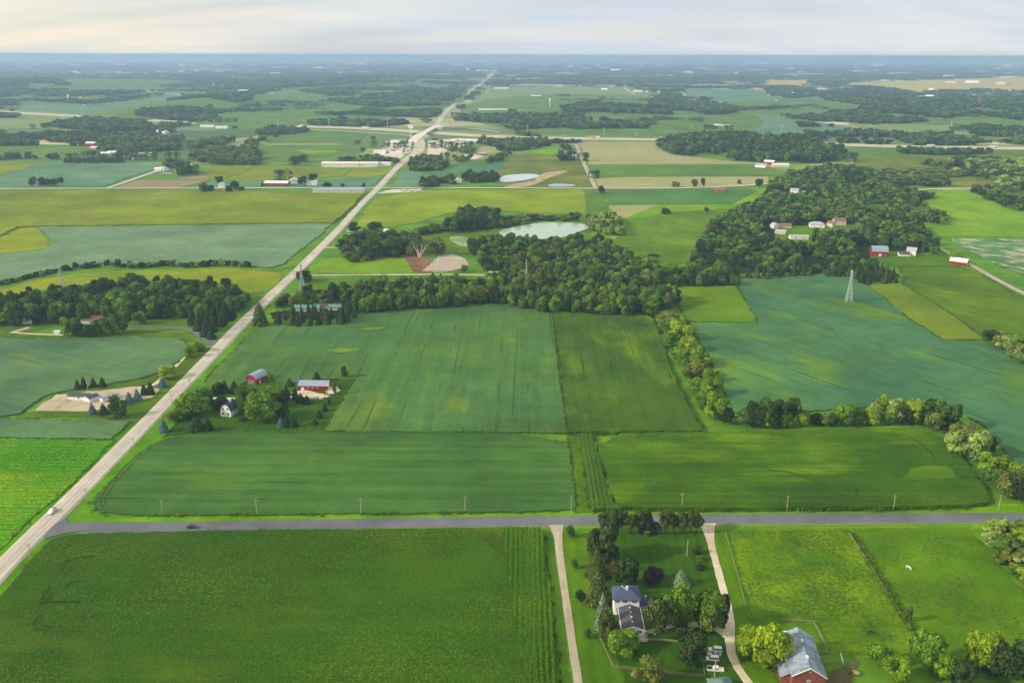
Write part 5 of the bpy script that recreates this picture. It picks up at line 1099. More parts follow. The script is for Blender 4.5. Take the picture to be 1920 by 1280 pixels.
# -- nearest house : hip roofed block, gabled front wing, low right wing
wf = P(1186, 1194); RZ = -1.0
def near_house():
    root = empty('house', (wf.x, wf.y, 0), math.radians(RZ)); props(root, 'white house with a blue grey hip roof and a long dark gabled front wing', 'house')
    # front wing : x -4.4..4.4, y 0..13
    W2 = 4.3; e1 = 3.3; r1 = 1.5; Lw = 13.5
    MB().prism([(-W2, -.2), (-W2, e1), (0, e1+r1-.1), (W2, e1), (W2, -.2)], 0, Lw).build('wall', whit, root)
    pr = [(-W2-.5, e1-.18), (0, e1+r1), (W2+.5, e1-.18)]
    rf = MB().prism(pr+[(x, z-.16) for x, z in pr[::-1]], -.5, Lw-.02).build('roof', greyr, root)
    for k in range(4): MB().box(-.25, .25, 2+3*k, 2.5+3*k, e1+r1-.1, e1+r1+.3).build('roof_vent', trimw, rf)
    mb = MB()
    for a, b_ in zip(pr[:-1], pr[1:]): mb.bar((a[0], -.53, a[1]-.08), (b_[0], -.53, b_[1]-.08), .14)
    mb.build('trim', trimw, root)
    # main block
    x0, x1, y0, y1, e2 = -5.6, 3.8, Lw, Lw+8.8, 6.9
    MB().box(x0, x1, y0, y1, -.2, e2).build('wall', whit, root)
    o = .6; A = [(x0-o, y0-o, e2), (x1+o, y0-o, e2), (x1+o, y1+o, e2), (x0-o, y1+o, e2), (-1.4-1.6, (y0+y1)/2, e2+2.3), (-1.4+1.6, (y0+y1)/2, e2+2.3)]
    rf2 = MB().add(A+[(x, y, z-.2) for x, y, z in A[:4]], [(0,1,5,4), (1,2,5), (2,3,4,5), (3,0,4), (6,9,8,7), (0,6,7,1), (1,7,8,2), (2,8,9,3), (3,9,6,0)]).build('roof', darkr, root)
    MB().box(-1.0, -.2, y0+3.2, y0+4.0, e2+1.2, e2+3.2).build('chimney', trimw, rf2)
    MB().bar((-2.6, y0+5.6, e2+2.2), (-1.6, y0+4.0, e2+2.2), .1).bar((-1.6, y0+4.0, e2+2.2), (-.6, y0+4.0, e2+2.2), .1).build('gutter_pipe', trimw, rf2)
    # right wing
    a0, a1, b0, b1, e3 = 3.8, 9.6, Lw+1.2, Lw+6.6, 3.6
    vs = [(a0, b0, -.2), (a0, b0, e3), (a0, (b0+b1)/2, e3+1.3), (a0, b1, e3), (a0, b1, -.2)]; vs += [(a1, y, z) for _, y, z in vs]
    MB().add(vs, [(0,1,2,3,4), (9,8,7,6,5)]+[(k, 5+k, 5+(k+1) % 5, (k+1) % 5) for k in range(5)]).build('wall', whit, root)
    q = [(b0-.4, e3-.1), ((b0+b1)/2, e3+1.45), (b1+.4, e3-.1)]; q = q+[(y, z-.16) for y, z in q[::-1]]
    vs = [(a0+.02, y, z) for y, z in q]+[(a1+.4, y, z) for y, z in q]; n = len(q)
    rf3 = MB().add(vs, [tuple(range(n)), tuple(range(n, 2*n))[::-1]]+[(k, n+k, n+(k+1) % n, (k+1) % n) for k in range(n)]).build('roof', plain('roof_navy', (48,60,100), .7, .3, .08), root)
    MB().box(6.3, 6.8, b0+2.4, b0+2.9, e3+1.0, e3+2.5).build('chimney', concm, rf3)
    MB().box(3.3, 6.4, b0-2.1, b0-.05, 2.5, 2.68).build('porch_roof', darkr, root)
    for x in (3.5, 5.0, 6.3): MB().box(x-.08, x+.08, b0-2.0, b0-1.84, 0, 2.5).build('post', trimw, root)
    def win(x, y, z, w, h):
        f = MB().box(x-w/2-.14, x+w/2+.14, y-.08, y+.02, z-h/2-.14, z+h/2+.14).build('window', trimw, root)
        MB().box(x-w/2, x+w/2, y-.12, y-.05, z-h/2, z+h/2).build('pane', glass, f)
        MB().box(x-.05, x+.05, y-.16, y-.10, z-h/2, z+h/2).box(x-w/2, x+w/2, y-.155, y-.10, z-.04, z+.04).build('glazing_bar', trimw, f)
    for x in (-2.4, 0, 2.4): win(x, 0, 2.35, 1.5, 1.1)
    for x, w in ((-4.6, 1.4), (-1.6, 1.6), (1.8, 1.4)): win(x, y0, 6.0, w, 1.0)
    for x in (4.4, 8.2): win(x, b0, 2.0, 1.1, 1.1)
    # deck with railing
    dk = MB().box(-4.2, 5.0, -3.4, -.1, .55, .75).build('deck', concm, root)
    MB().box(4.4, 5.4, 0, 6, .0, .5).build('ramp', concm, root)
    for i in range(7): MB().box(-4.2+i*1.5, -4.08+i*1.5, -3.4, -3.28, .75, 1.75).build('post', trimw, root)
    MB().box(-4.2, 5.0, -3.4, -3.3, 1.66, 1.76).build('rail', trimw, root)
near_house()
t_ = empty('patio_table', (wf.x+1.0, wf.y-2.4, .75), .3); props(t_, 'orange brown table on the deck of the nearest house', 'table')
MB().box(-.9, .9, -.6, .6, .66, .74).build('table_top', plain('terracotta', (176,96,60)), t_)
for sx in (-1, 1):
    for sy in (-1, 1): MB().box(sx*.8-.04, sx*.8+.04, sy*.5-.04, sy*.5+.04, 0, .66).build('leg', blackm, t_)
for i, (x, y) in enumerate([(1222,1187),(1228,1190)]):
    v = P(x, y); c = empty('garden_chair', (v.x, v.y, .04), 1+i); props(c, ['white garden chair on the dark lawn, nearer the house', 'white garden chair on the dark lawn, farther from the house'][i], 'chair')
    MB().box(-.3,.3,-.3,.3,.4,.46).build('seat', trimw, c); MB().box(-.3,.3,.24,.3,.46,1.0).build('backrest', trimw, c)
    for sx in (-1,1):
        for sy in (-1,1): MB().box(sx*.26-.03, sx*.26+.03, sy*.26-.03, sy*.26+.03, 0, .4).build('leg', trimw, c)
# -- big barn bottom right
bf = P(1514, 1297); a_ = math.radians(-6); Lb = 22
bc = (bf.x+math.sin(-a_)*Lb/2, bf.y+math.cos(a_)*Lb/2)
barn = building('old faded red barn with a patchy blue grey metal roof', 0, 0, Lb, 10.6, 6.4, 3.2, -6, redf, rustr, 'gable', 'barn', 'barn', wins=[('f', 0, 8.6, .9, 1.4), ('f', 0, 4.4, 1.0, .7)], doors=[('f', 0, 3.4, 3.2, redf)], loc=bc, vents=2)
for i in range(-10, 11):      # board siding, gable side
    x = i*.5; hh = 6.4+3.2*(1-abs(x)/5.3)-.25; MB().box(x-.035, x+.035, -Lb/2-.05, -Lb/2+.01, 0, hh).build('batten', plain('batten_red', (118,58,50), .9, .1, .2), barn)
MB().box(-8.2, -5.3, -8, 6, -.2, 3.4).build('lean_to_wall', redf, barn)
mb = MB(); mb.add([(-8.6,-8.3,3.2),(-5.25,-8.3,4.9),(-5.25,6.3,4.9),(-8.6,6.3,3.2),(-8.6,-8.3,3.05),(-5.25,-8.3,4.75),(-5.25,6.3,4.75),(-8.6,6.3,3.05)], [(0,1,2,3),(4,7,6,5),(0,4,5,1),(1,5,6,2),(2,6,7,3),(3,7,4,0)]); mb.build('lean_to_roof', rustr, barn)
building('small white roofed shed behind the faded red barn', 1472, 1203, 5, 4.5, 2.4, .6, -6, whit, whtr, 'flat', 'shed', 'shed')
building('grey green hip roofed hut cut by the bottom edge beside the parked cars', 1352, 1296, 7, 7, 2.6, 1.9, 8, whit, tealr, 'hip', 'hut', 'hut', doors=[('f',0,1,2.1,glass)])
# -- farm on the highway
building('white farmhouse with a dark gambrel roof and four gable windows', 431, 776, 9, 6.6, 4.0, 4.2, -12, whit, darkr, 'gambrel', 'house', 'house', wins=[('f',-1.5,2.0,1.1,1.3),('f',1.5,2.0,1.1,1.3),('f',-1.4,5.0,1.1,1.2),('f',1.4,5.0,1.1,1.2),('r',0,2.2,1.1,1.3),('r',2.6,2.2,1.1,1.3)], chim=1)
building('red barn with an arched blue grey roof near the highway farm', 482, 715, 11.5, 7.6, 3.6, 3.0, -22, redw, tinr, 'arch', 'barn', 'barn', doors=[('f',0,4.5,3.0,tealr),('r',-2,1.2,2.2,trimw)])
sh = building('long red machine shed with a pale metal roof and a concrete apron', 590, 728, 18, 9, 3.6, 2.0, 88, redw, tinr, 'gable', 'machine_shed', 'shed', wins=[('l',-3,2.2,.9,.7),('l',0,2.2,.9,.7),('l',3,2.2,.9,.7)], doors=[('l',6.4,2.0,2.3,trimw),('f',0,4.0,3.2,trimw)])
building('low white building with a grey roof in the gravel yard', 153, 747, 14, 6, 2.7, 1.1, 84, whit, greyr, 'gable', 'office_building', 'building', wins=[('l',-4,1.6,1.2,.9),('l',0,1.6,1.2,.9)])
building('small white garage end standing in front of the low yard building', 172, 750, 7, 5.5, 2.6, 1.0, -30, whit, greyr, 'gable', 'garage', 'garage', doors=[('f',0,2.4,2.1,trimw)])
building('low narrow shed with a blue roof in the gravel yard', 206, 748, 11, 3.6, 2.0, .7, -38, whit, plain('roof_blue', (96,124,164), .5, .4), 'shed', 'shed', 'shed')
building('white garage with a pale roof at the left edge', 54, 604, 10, 8, 3.0, 1.6, 10, whit, whtr, 'gable', 'garage', 'garage', doors=[('f',-1.2,4.4,2.4,trimw)])
building('brown roofed house half hidden behind dark trees on the left', 181, 604, 19, 11, 3.2, 2.6, 86, cream, brwr, 'hip', 'house', 'house', wins=[('l',-5,1.8,1.4,1.1),('l',2,1.8,1.4,1.1)])
building('short white trailer on the lawn beside the white garage', 108, 625, 4.5, 2, 2.0, .1, 85, whit, whtr, 'flat', 'trailer', 'trailer')
building('long green roofed shed behind the conifer row', 575, 582, 22, 9, 3.2, 1.8, 90, cream, grnr, 'gable', 'shed', 'shed', wins=[('l',-4,1.8,1.2,.9),('l',2,1.8,1.2,.9)])
building('shorter green roofed shed right of the long green one', 629, 580, 10, 8, 3.0, 1.7, 90, cream, grnr, 'gable', 'shed', 'shed')
building('grey brown roof linking the two green roofed sheds', 603, 578, 12, 7, 3.0, 1.4, 90, cream, greyr, 'gable', 'shed', 'shed')
# -- right hand farm and the houses in the wood
building('red gambrel barn with a grey roof at the edge of the wood', 1647, 479, 16, 11, 5.5, 5.0, 84, redw, tinr, 'gambrel', 'barn', 'barn', doors=[('l',0,3,3,trimw)], wins=[('l',-5,1.6,1,1),('l',5,1.6,1,1)])
building('two storey white farmhouse right of the gambrel barn', 1708, 479, 9, 8, 6.0, 3.0, 60, whit, lgrey, 'gable', 'house', 'house', wins=[('f',-1.8,4.6,1,1.3),('f',1.8,4.6,1,1.3),('l',0,1.8,1,1.3)])
building('low white wing left of the two storey farmhouse', 1694, 480, 11, 7, 3.0, 2.0, 86, whit, greyr, 'gable', 'house_wing', 'house', wins=[('l',-3,1.7,1.2,1)])
building('red barn with a white roof beside the side road', 1798, 496, 16, 9, 4.0, 3.0, 48, redw, whtr, 'gable', 'barn', 'barn', doors=[('f',0,3.6,3.0,trimw)])
MIDB = [
 ('white house on the lawn inside the wood, nearest the country road',1489,362,12,9,5,2.5,70,'whit','lgrey','gable'),
 ('small shed right of the white house on the wood lawn',1506,362,6,5,2.6,1.2,80,'whit','tinr','gable'),
 ('leftmost pale house with a white gable among the wood houses',1452,428,10,9,4.5,2.4,20,'whit','lgrey','gable'),
 ('long brown roofed house second from left among the wood houses',1470,427,20,10,3.6,2.2,88,'cream','brwr','gable'),
 ('large pale hip roofed house in the middle of the wood houses',1531,426,22,13,4.2,3.0,80,'whit','lgrey','hip'),
 ('tan house left of the largest brown roofed house in the wood',1558,426,10,9,5.5,2.5,40,'cream','brwr','gable'),
 ('largest brown roofed house among the wood houses',1573,422,18,11,6,3.0,88,'cream','brwr','gable'),
 ('white bungalow lowest of the houses in the wood',1497,448,26,10,3.2,1.8,86,'whit','lgrey','gable'),
 ('blue grey roof peeping out right of the white bungalow',1578,449,12,9,4,2.2,70,'whit','tinr','gable'),
 ('grey roofed garage left of the white bungalow',1464,438,12,9,3.2,1.8,60,'cream','lgrey','gable'),
 ('red and white shed at the right picture edge by the country road',1916,357,14,10,4,2,30,'redw','whtr','gable'),
 ('white tank shed roof right of the access lane end',928,517,12,7,3,1.4,90,'whit','lgrey','gable'),
 ('small pale shed at the end of the access lane',935,514,8,5,2.6,.8,70,'whit','whtr','flat'),
 ('pale blue house hidden in the grove by the roadside yard',730,441,12,9,4.5,2.6,60,'whit','whtr','gable'),
 ('beige truck shed at the upper end of the roadside yard',659,434,9,6,3.4,.8,80,'cream','brwr','flat'),
 ('long red shed with a white roof left of the junction',520,348,38,16,5,3,88,'redw','whtr','gable'),
 ('tall white garage between the red shed and the farmhouse',552,344,12,14,6,2.6,10,'whit','whtr','gable'),
 ('white farmhouse right of the dark trees at the country road',586,347,16,11,5,2.8,84,'whit','lgrey','gable'),
 ('very long shed with a pale blue roof below the country road',636,360,78,16,4,2.4,89,'cream','tinr','gable'),
 ('white farmhouse between trees on the country road left',416,352,11,9,6,3,10,'whit','whtr','gable'),
 ('low white garage right of the farm lane end',298,320,14,9,4,2,85,'whit','whtr','gable'),
 ('white farmhouse at the end of the pale farm lane',310,320,12,10,5,2.4,40,'whit','lgrey','gable'),
 ('grey shed below the farmhouse at the end of the pale lane',316,325,16,7,3,1.4,88,'cream','greyr','gable'),
 ('long silver canopy in the petrol station yard',757,276,30,8,5,.6,20,'whit','lgrey','flat'),
 ('grey shop block at the lower edge of the petrol station yard',728,284,22,12,4,1,60,'cream','lgrey','flat'),
 ('white workshop at the left corner of the petrol station yard',713,288,26,16,5,2,85,'whit','whtr','gable'),
 ('orange brown roofed block on the right hand yard',822,275,16,10,4,1,85,'cream','brwr','flat'),
 ('white depot at the right end of the lorry row',884,266,30,14,5,2,88,'whit','whtr','gable'),
 ('small white cabin below the right hand yard',868,297,10,7,3,1,60,'whit','whtr','gable'),
 ('small white house by the lone trees at the left',70,349,9,8,3.4,2,60,'whit','lgrey','gable'),
 ('long white shed left in the large farm group',200,291,22,12,4.5,2.4,88,'whit','whtr','gable'),
 ('second white shed in the large farm group',211,290,18,12,6,2.4,88,'whit','whtr','gable'),
 ('white farmhouse in the middle of the large farm group',243,294,18,13,6,3,75,'whit','whtr','gable'),
 ('small white house lowest in the large farm group',248,300,14,10,4,2.4,80,'whit','lgrey','gable'),
 ('red roofed barn right in the large farm group',268,294,16,12,6,3,85,'redw','lgrey','gable'),
 ('pale barn right end of the large farm group',278,292,16,12,5,2,85,'whit','whtr','gable'),
 ('dark red barn with white roof behind the conifer windbreak',172,275,22,14,8,3,85,'redw','whtr','gable'),
 ('small white shed beside the dark red barn behind the windbreak',178,278,14,10,3,1.6,85,'whit','whtr','gable'),
 ('long white warehouse roof beside the highway, left half',640,311,70,26,6,2,89,'cream','whtr','gable'),
 ('long white warehouse roof beside the highway, right half',678,311,66,24,6,2,89,'cream','whtr','gable'),
 ('small white warehouse at the right end of the warehouse row',716,310,34,18,5,1.6,89,'whit','whtr','gable'),
 ('grey roofed petrol station hall left of the highway',748,268,34,22,6,2,70,'whit','lgrey','gable'),
 ('low white shop in the petrol station yard',742,289,26,14,4,1,88,'whit','whtr','flat'),
 ('white canopy shop on the right hand yard',831,272,26,14,5,1,88,'whit','whtr','flat'),
 ('white farmhouse in front of the dark hedge behind the junction',860,342,10,10,4.5,2.6,5,'whit','whtr','gable'),
 ('small grey house on the slope right of the yards',905,291,18,12,4,2,85,'brk','lgrey','gable'),
 ('white two storey house at the foot of the dark trees',997,279,10,9,7,3,20,'whit','lgrey','gable'),
 ('white house beside the top of the grey lane',1074,296,14,10,4,2.4,70,'whit','lgrey','gable'),
 ('dark red barn below the country road',1349,361,18,11,5,3,75,'brk','brwr','gable'),
 ('pale farm sheds at the end of the tan field, left',1427,314,20,14,5,2.6,60,'whit','lgrey','gable'),
 ('red sided barn at the end of the tan field',1443,309,20,12,6,3,50,'redw','whtr','gable'),
 ('long white farm shed at the end of the tan field, lower',1463,313,30,13,4.5,2.4,85,'cream','whtr','gable'),
 ('pale farm shed at the end of the tan field, right',1440,302,14,12,6,3,40,'whit','whtr','gable'),
 ('white farm hall by the silo beyond the motorway',1207,217,44,22,7,3,85,'whit','whtr','gable'),
 ('second white farm hall right of the silo farm',1233,219,34,16,5,2,88,'whit','whtr','gable'),
 ('white farmhouse group left in the round field trees beyond the motorway',1344,238,26,14,5,3,80,'whit','whtr','gable'),
 ('white farmhouse right in the round field trees beyond the motorway',1358,239,26,14,5,3,70,'whit','lgrey','gable'),
 ('white farm on the crest in the middle distance',1196,173,50,20,7,4,80,'whit','whtr','gable'),
 ('white shed right of the crest farm',1216,173,36,16,5,3,85,'whit','whtr','gable'),
 ('long white shed left of the distant lone trees',1005,182,50,18,6,3,88,'whit','whtr','gable'),
 ('long pale industrial hall beyond the distant pale field',940,167,90,30,8,2,88,'whit','whtr','flat'),
 ('pale industrial hall row left of the distant wood',925,209,110,28,7,2,88,'cream','whtr','flat'),
 ('pale industrial hall row end left of the distant wood',990,211,70,28,7,2,88,'cream','whtr','flat'),
 ('white house pair left above the motorway bridge',795,214,26,18,6,4,80,'whit','whtr','gable'),
 ('white house right above the motorway bridge',811,216,22,16,6,4,60,'whit','whtr','gable'),
 ('white farm hall with silo on the far left',134,191,60,20,7,3,88,'whit','whtr','gable'),
 ('white shed left of the far left farm hall',115,191,36,16,5,2,88,'whit','whtr','gable'),
 ('white farmhouse on the far left hillside',224,187,40,18,7,4,80,'whit','whtr','gable'),
 ('long white hall in the distant village, left',390,239,40,18,5,2,85,'whit','whtr','gable'),
 ('long white hall in the distant village, right',417,241,34,16,5,2,85,'whit','whtr','gable'),
 ('white house group in the trees left of the farm row',302,249,22,14,5,3,60,'whit','whtr','gable'),
 ('second white house in the trees left of the farm row',311,250,18,13,5,3,40,'whit','whtr','gable'),
 ('white church like building on the horizon',877,134,60,30,20,16,20,'whit','whtr','gable'),
 ('white town hall block on the horizon',905,134,150,40,14,4,88,'whit','whtr','flat'),
 ('pale sheds on the horizon left of the highway',780,160,90,30,8,4,85,'whit','whtr','gable'),
 ('pale hall on the right horizon',1890,146,130,36,9,4,88,'whit','whtr','gable'),
 ('pale farm among trees on the far right',1872,206,40,18,6,3,88,'whit','whtr','gable'),
 ('white hall beyond the golden field',1660,152,60,24,7,3,88,'whit','whtr','gable'),
 ('grey farmhouse in the trees right of the tan strip',1583,212,26,16,6,4,60,'whit','tinr','gable'),
 ('white barn behind the farm trees above the teal field',1458,203,28,16,6,3,60,'whit','whtr','gable'),
]
G_ = dict(whit=whit, cream=cream, redw=redw, brk=brk, lgrey=lgrey, tinr=tinr, brwr=brwr, greyr=greyr, whtr=whtr)
for lb, px, py, Ln, D, e, r, yw, w, rf, st in MIDB:
    nm = 'barn' if 'barn' in lb else 'shed' if 'shed' in lb else 'hall' if ('hall' in lb or 'warehouse' in lb) else 'garage' if 'garage' in lb else 'house'
    far = py < 330
    if 'wood' in lb and 410 < py < 455: Ln *= .78; D *= .85
    building(lb, px, py, Ln, D, e, r, yw, G_[w], G_[rf], st, nm, nm, wins=() if far else [('l',-Ln*.25,1.8,1.2,1.1),('l',Ln*.2,1.8,1.2,1.1)], doors=() if far else [('f',0,min(3,D*.4),2.2,trimw)])
# scattered far buildings, too small to tell their parts: one labelled group
fb = 0; rr = random.Random(3); proto = None
while fb < 210:
    px = rr.uniform(0, 1920); py = rr.choice([rr.uniform(113, 125), rr.uniform(118, 140), rr.uniform(122, 205)])
    v = P(px, py)
    s_ = rr.uniform(18, 60)*max(1, v.length/4500)
    mb_key = fb % 3
    if fb < 3:
        b_ = MB().prism([(-.5,-.05),(-.5,.5),(0,.9),(.5,.5),(.5,-.05)], -1, 1).build('farm_building', [whit, lgrey, cream][mb_key])
        protos = [b_] if fb == 0 else protos+[b_]
    else:
        b_ = protos[mb_key].copy(); COL.objects.link(b_)
    b_.location = (v.x, v.y, 0); b_.scale = (s_*.4, s_*.5, s_*.16+4); b_.rotation_euler = (0, 0, rr.uniform(0, 3.1))
    props(b_, ['tiny white building far off on the hazy plain', 'tiny light grey building far off on the hazy plain', 'tiny cream building far off on the hazy plain'][mb_key], 'building', 'distant farm buildings'); fb += 1
# silos
for px, py, hh, rr_, lb in ((1193,217,24,5,'white silo of the farm beyond the motorway'),(129,190,28,5,'tall white silo of the far left farm'),(152,190,20,4,'short silo right of the far left farm hall')):
    v = P(px, py); e = empty('silo', v); props(e, lb, 'silo'); MB().bar((0,0,0), (0,0,hh), rr_, n=14).build('wall', whit, e); MB().bar((0,0,hh), (0,0,hh+3), rr_, .4, 14).build('roof', lgrey, e)
# ------------------------------------------------------------------ poles, pylons
def pole(px, py, h, label, arm=1, group='utility poles', lean=0):
    v = P(px, py); e = empty('utility_pole', v, lean); props(e, label, 'utility pole', group)
    MB().bar((0,0,-.2), (0,0,h), .19, .14, 8).build('shaft', polew, e)
    if arm:
        c = MB().box(-1.1, 1.1, -.07, .07, h-.9, h-.74).build('crossarm', polew, e)
        for x in (-1, 0, 1): MB().bar((x,0,h-.74), (x,0,h-.5), .06, n=6).build('insulator', steel, c)
ordw = ['first','second','third','fourth','fifth','sixth','seventh','eighth','ninth','tenth','eleventh','twelfth','thirteenth','fourteenth','fifteenth','sixteenth']
for i, (x, y) in enumerate([(305,966),(482,965),(677,963),(872,960),(1071,958),(1278,954),(1475,958),(1675,957),(1872,956)]):
    pole(x, y, 8.2, '%s utility pole from the left on the far side of the county road' % ordw[i])
for i, (x, y) in enumerate([(59,1052),(164,945),(253,848),(323,763),(358,735),(410,680),(455,631),(515,560),(552,522),(589,488),(609,478),(626,462),(638,448),(652,423),(727,340)]):
    pole(x, y, 8.5, '%s utility pole up the right hand side of the highway' % ordw[i], lean=.7)
for x, y, hh, lb in ((165,732,8,'light pole behind the low yard building'),(251,603,8,'pole beside the tall tree near the brown roofed house'),(1288,1042,8,'white pole on the striped lawn'),(1339,1276,8,'pole beside the small hip roofed hut'),(845,350,14,'pole in front of the dark hedge at the junction'),(895,351,14,'pole right of the white farmhouse behind the junction'),(1161,350,14,'pole at the left end of the tan strip'),(1221,350,14,'pole in the middle of the tan strip'),(1280,350,14,'pole at the right of the tan strip'),(1345,347,14,'pole at the right end of the tan strip'),(267,352,16,'pole at the foot of the brown field'),(354,352,16,'pole in front of the yellow farmland')): pole(x, y, hh, lb, 0 if hh < 10 else 1)
def wires(bases, h, label, off=(-1.0, 1.0)):
    mb = MB()
    for a, b_ in zip(bases[:-1], bases[1:]):
        a = P(*a); b_ = P(*b_); d = (b_-a).normalized()
        for o_ in off:
            q0 = Vector((a.x-d.y*o_*.3, a.y+d.x*o_*.3+o_*.3, h-.5)); q1 = Vector((b_.x-d.y*o_*.3, b_.y+d.x*o_*.3+o_*.3, h-.5)); pr_ = q0
            for k in range(1, 7):
                u = k/6; q = q0.lerp(q1, u); q.z -= 2.6*u*(1-u); mb.bar(pr_, q, .035, n=3); pr_ = q
    props(mb.build('overhead_wire', wirem), label, 'cable')
wires([(125,967),(305,966),(482,965),(677,963),(872,960),(1071,958),(1278,954),(1475,958),(1675,957),(1872,956),(2050,955)], 8.2, 'thin sagging wires along the county road poles')
wires([(-40,1150),(59,1052),(164,945),(253,848),(358,735),(410,680),(455,631),(515,560),(552,522),(589,488)], 8.5, 'thin sagging wires along the highway poles')
def pylon(px, py, h, label, yaw=0, w=5.5):
    v = P(px, py); e = empty('lattice_pylon', v, yaw); props(e, label, 'pylon', 'lattice pylons of the power line')
    mb = MB(); lv = [0, .18, .34, .48, .60, .70, .79, .87, .94, 1.0]; wd = lambda t: w/2*(1-t/.7*.84) if t < .7 else w/2*(.16-.06*(t-.7)/.3)
    cs = [(-1,-1),(1,-1),(1,1),(-1,1)]
    legs = []
    for sx, sy in cs:
        l_ = MB()
        for a, b_ in zip(lv[:-1], lv[1:]): l_.bar((sx*wd(a), sy*wd(a), a*h), (sx*wd(b_), sy*wd(b_), b_*h), .18)
        l_.build('leg', steel, e)
    for a, b_ in zip(lv[:-1], lv[1:]):
        for k in range(4):
            p, q = cs[k], cs[(k+1) % 4]; mb.bar((p[0]*wd(a), p[1]*wd(a), a*h), (q[0]*wd(b_), q[1]*wd(b_), b_*h), .09); mb.bar((q[0]*wd(a), q[1]*wd(a), a*h), (p[0]*wd(b_), p[1]*wd(b_), b_*h), .12); mb.bar((p[0]*wd(b_), p[1]*wd(b_), b_*h), (q[0]*wd(b_), q[1]*wd(b_), b_*h), .07)
    mb.build('bracing', steel, e)
    for t_, al in ((.74, 4.2), (.84, 3.6), (.94, 3.0)):
        a = MB(); z = t_*h
        for s_ in (-1, 1): a.bar((0, s_*.5, z), (0, s_*al, z+.3), .13).bar((0, s_*.5, z+1.2), (0, s_*al, z+.35), .1)
        c = a.build('crossarm', steel, e)
        for s_ in (-1, 1): MB().bar((0, s_*al, z+.3), (0, s_*al, z-1.2), .11, n=6).build('insulator', steel, c)
    return v
pv_ = [pylon(119,553,26,'leftmost lattice pylon in the narrow yellow meadow'), pylon(567,548,26,'lattice pylon beside the dark tree on the highway'), pylon(987,537,25,'slim pylon rising out of the wood below the pond', w=3), pylon(1591,566,28,'lattice pylon standing in the big blue green field', w=5)]
pts = [P(-500,585)]+pv_+[P(2300,600)]
for t_, al, nm in ((.74,4.2,'lower'),(.84,3.6,'middle'),(.94,3.0,'upper')):
    for s_ in (-1, 1):
        mb = MB()
        for a, b_ in zip(pts[:-1], pts[1:]):
            A = Vector((a.x, a.y+s_*al, t_*26-1.1)); B = Vector((b_.x, b_.y+s_*al, t_*26-1.1)); pr_ = A
            for k in range(1, 13):
                u = k/12; q = A.lerp(B, u); q.z -= 7*4*u*(1-u); mb.bar(pr_, q, .07, n=3); pr_ = q
        props(mb.build('power_line', wirem), '%s %s cable of the power line crossing the whole view' % (nm, 'near' if s_ < 0 else 'far'), 'cable')
def monopole(px, py, h, label, name='steel_mast'):
    v = P(px, py); e = empty(name, v); props(e, label, 'mast'); MB().bar((0,0,0), (0,0,h), .8, .4, 8).build('shaft', steel, e)
    for z in (.78, .88, .97): MB().box(-3.5, 3.5, -.3, .3, h*z-.3, h*z+.3).build('crossarm', steel, e)
for i, (x, y, hp) in enumerate([(80,211,14),(154,214,14),(232,222,14),(329,225,12),(521,236,16),(617,238,18),(727,238,22),(989,250,18),(1132,254,16),(1192,258,10),(1296,243,10),(1465,252,20),(1631,250,20),(1782,246,22)]):
    monopole(x, y, hp*mpp(P(x, y))*.85, '%s steel transmission mast from the left along the motorway' % ordw[i])
v = P(771, 270); e = empty('sign_pole', v); props(e, 'very tall white petrol station sign pole beside the highway', 'sign'); MB().bar((0,0,0), (0,0,42), .9, n=8).build('shaft', whit, e); MB().box(-6, 6, -.6, .6, 36, 44).build('sign_panel', whit, e)
v = P(1835, 206); e = empty('radio_tower', v); props(e, 'reddish lattice radio tower above the distant wood', 'tower'); hh = 23*mpp(v); MB().bar((0,0,0), (0,0,hh), 3, 2, 4).build('shaft', plain('tower_red', (150,104,92)), e); MB().box(-7,7,-3,3,hh*.72,hh).build('antenna', plain('tower_red', (150,104,92)), e)
v = P(1031, 207); e = empty('water_tower', v); props(e, 'small white water tower left of the distant lane', 'tower'); MB().bar((0,0,0), (0,0,38), 1.5, n=8).build('shaft', whit, e); MB().bar((0,0,36), (0,0,44), 4.5, 3, 10).build('tank', whit, e)
# overpass
a_, b_ = P(791, 250.5, 6.5), P(811, 239.5, 6.5); d = (b_-a_); Lb_ = d.length; e = empty('overpass', ((a_.x+b_.x)/2, (a_.y+b_.y)/2, 0), math.atan2(-d.x, d.y)); props(e, 'concrete bridge carrying the highway over the motorway', 'bridge')
MB().box(-11, 11, -Lb_/2, Lb_/2, 5.2, 6.5).build('deck', concF, e)
for s_ in (-1, 1): MB().box(s_*11-.3, s_*11+.3, -Lb_/2, Lb_/2, 6.5, 7.6).build('parapet', concm, e)
for k in (-.3, 0, .3): MB().box(-9, 9, Lb_*k-.8, Lb_*k+.8, 0, 5.2).build('pier', concm, e)
for s_, nm in ((-1, 'near'), (1, 'far')):
    mb = MB(); y0 = s_*Lb_/2; y1 = s_*(Lb_/2+170); mb.add([(-11,y0,6.5),(11,y0,6.5),(9,y1,.5),(-9,y1,.5),(-22,y0,0),(22,y0,0),(12,y1,0),(-12,y1,0)], [(0,1,2,3),(0,3,7,4),(1,5,6,2),(0,4,5,1)]); mb.build('ramp', concF, e)
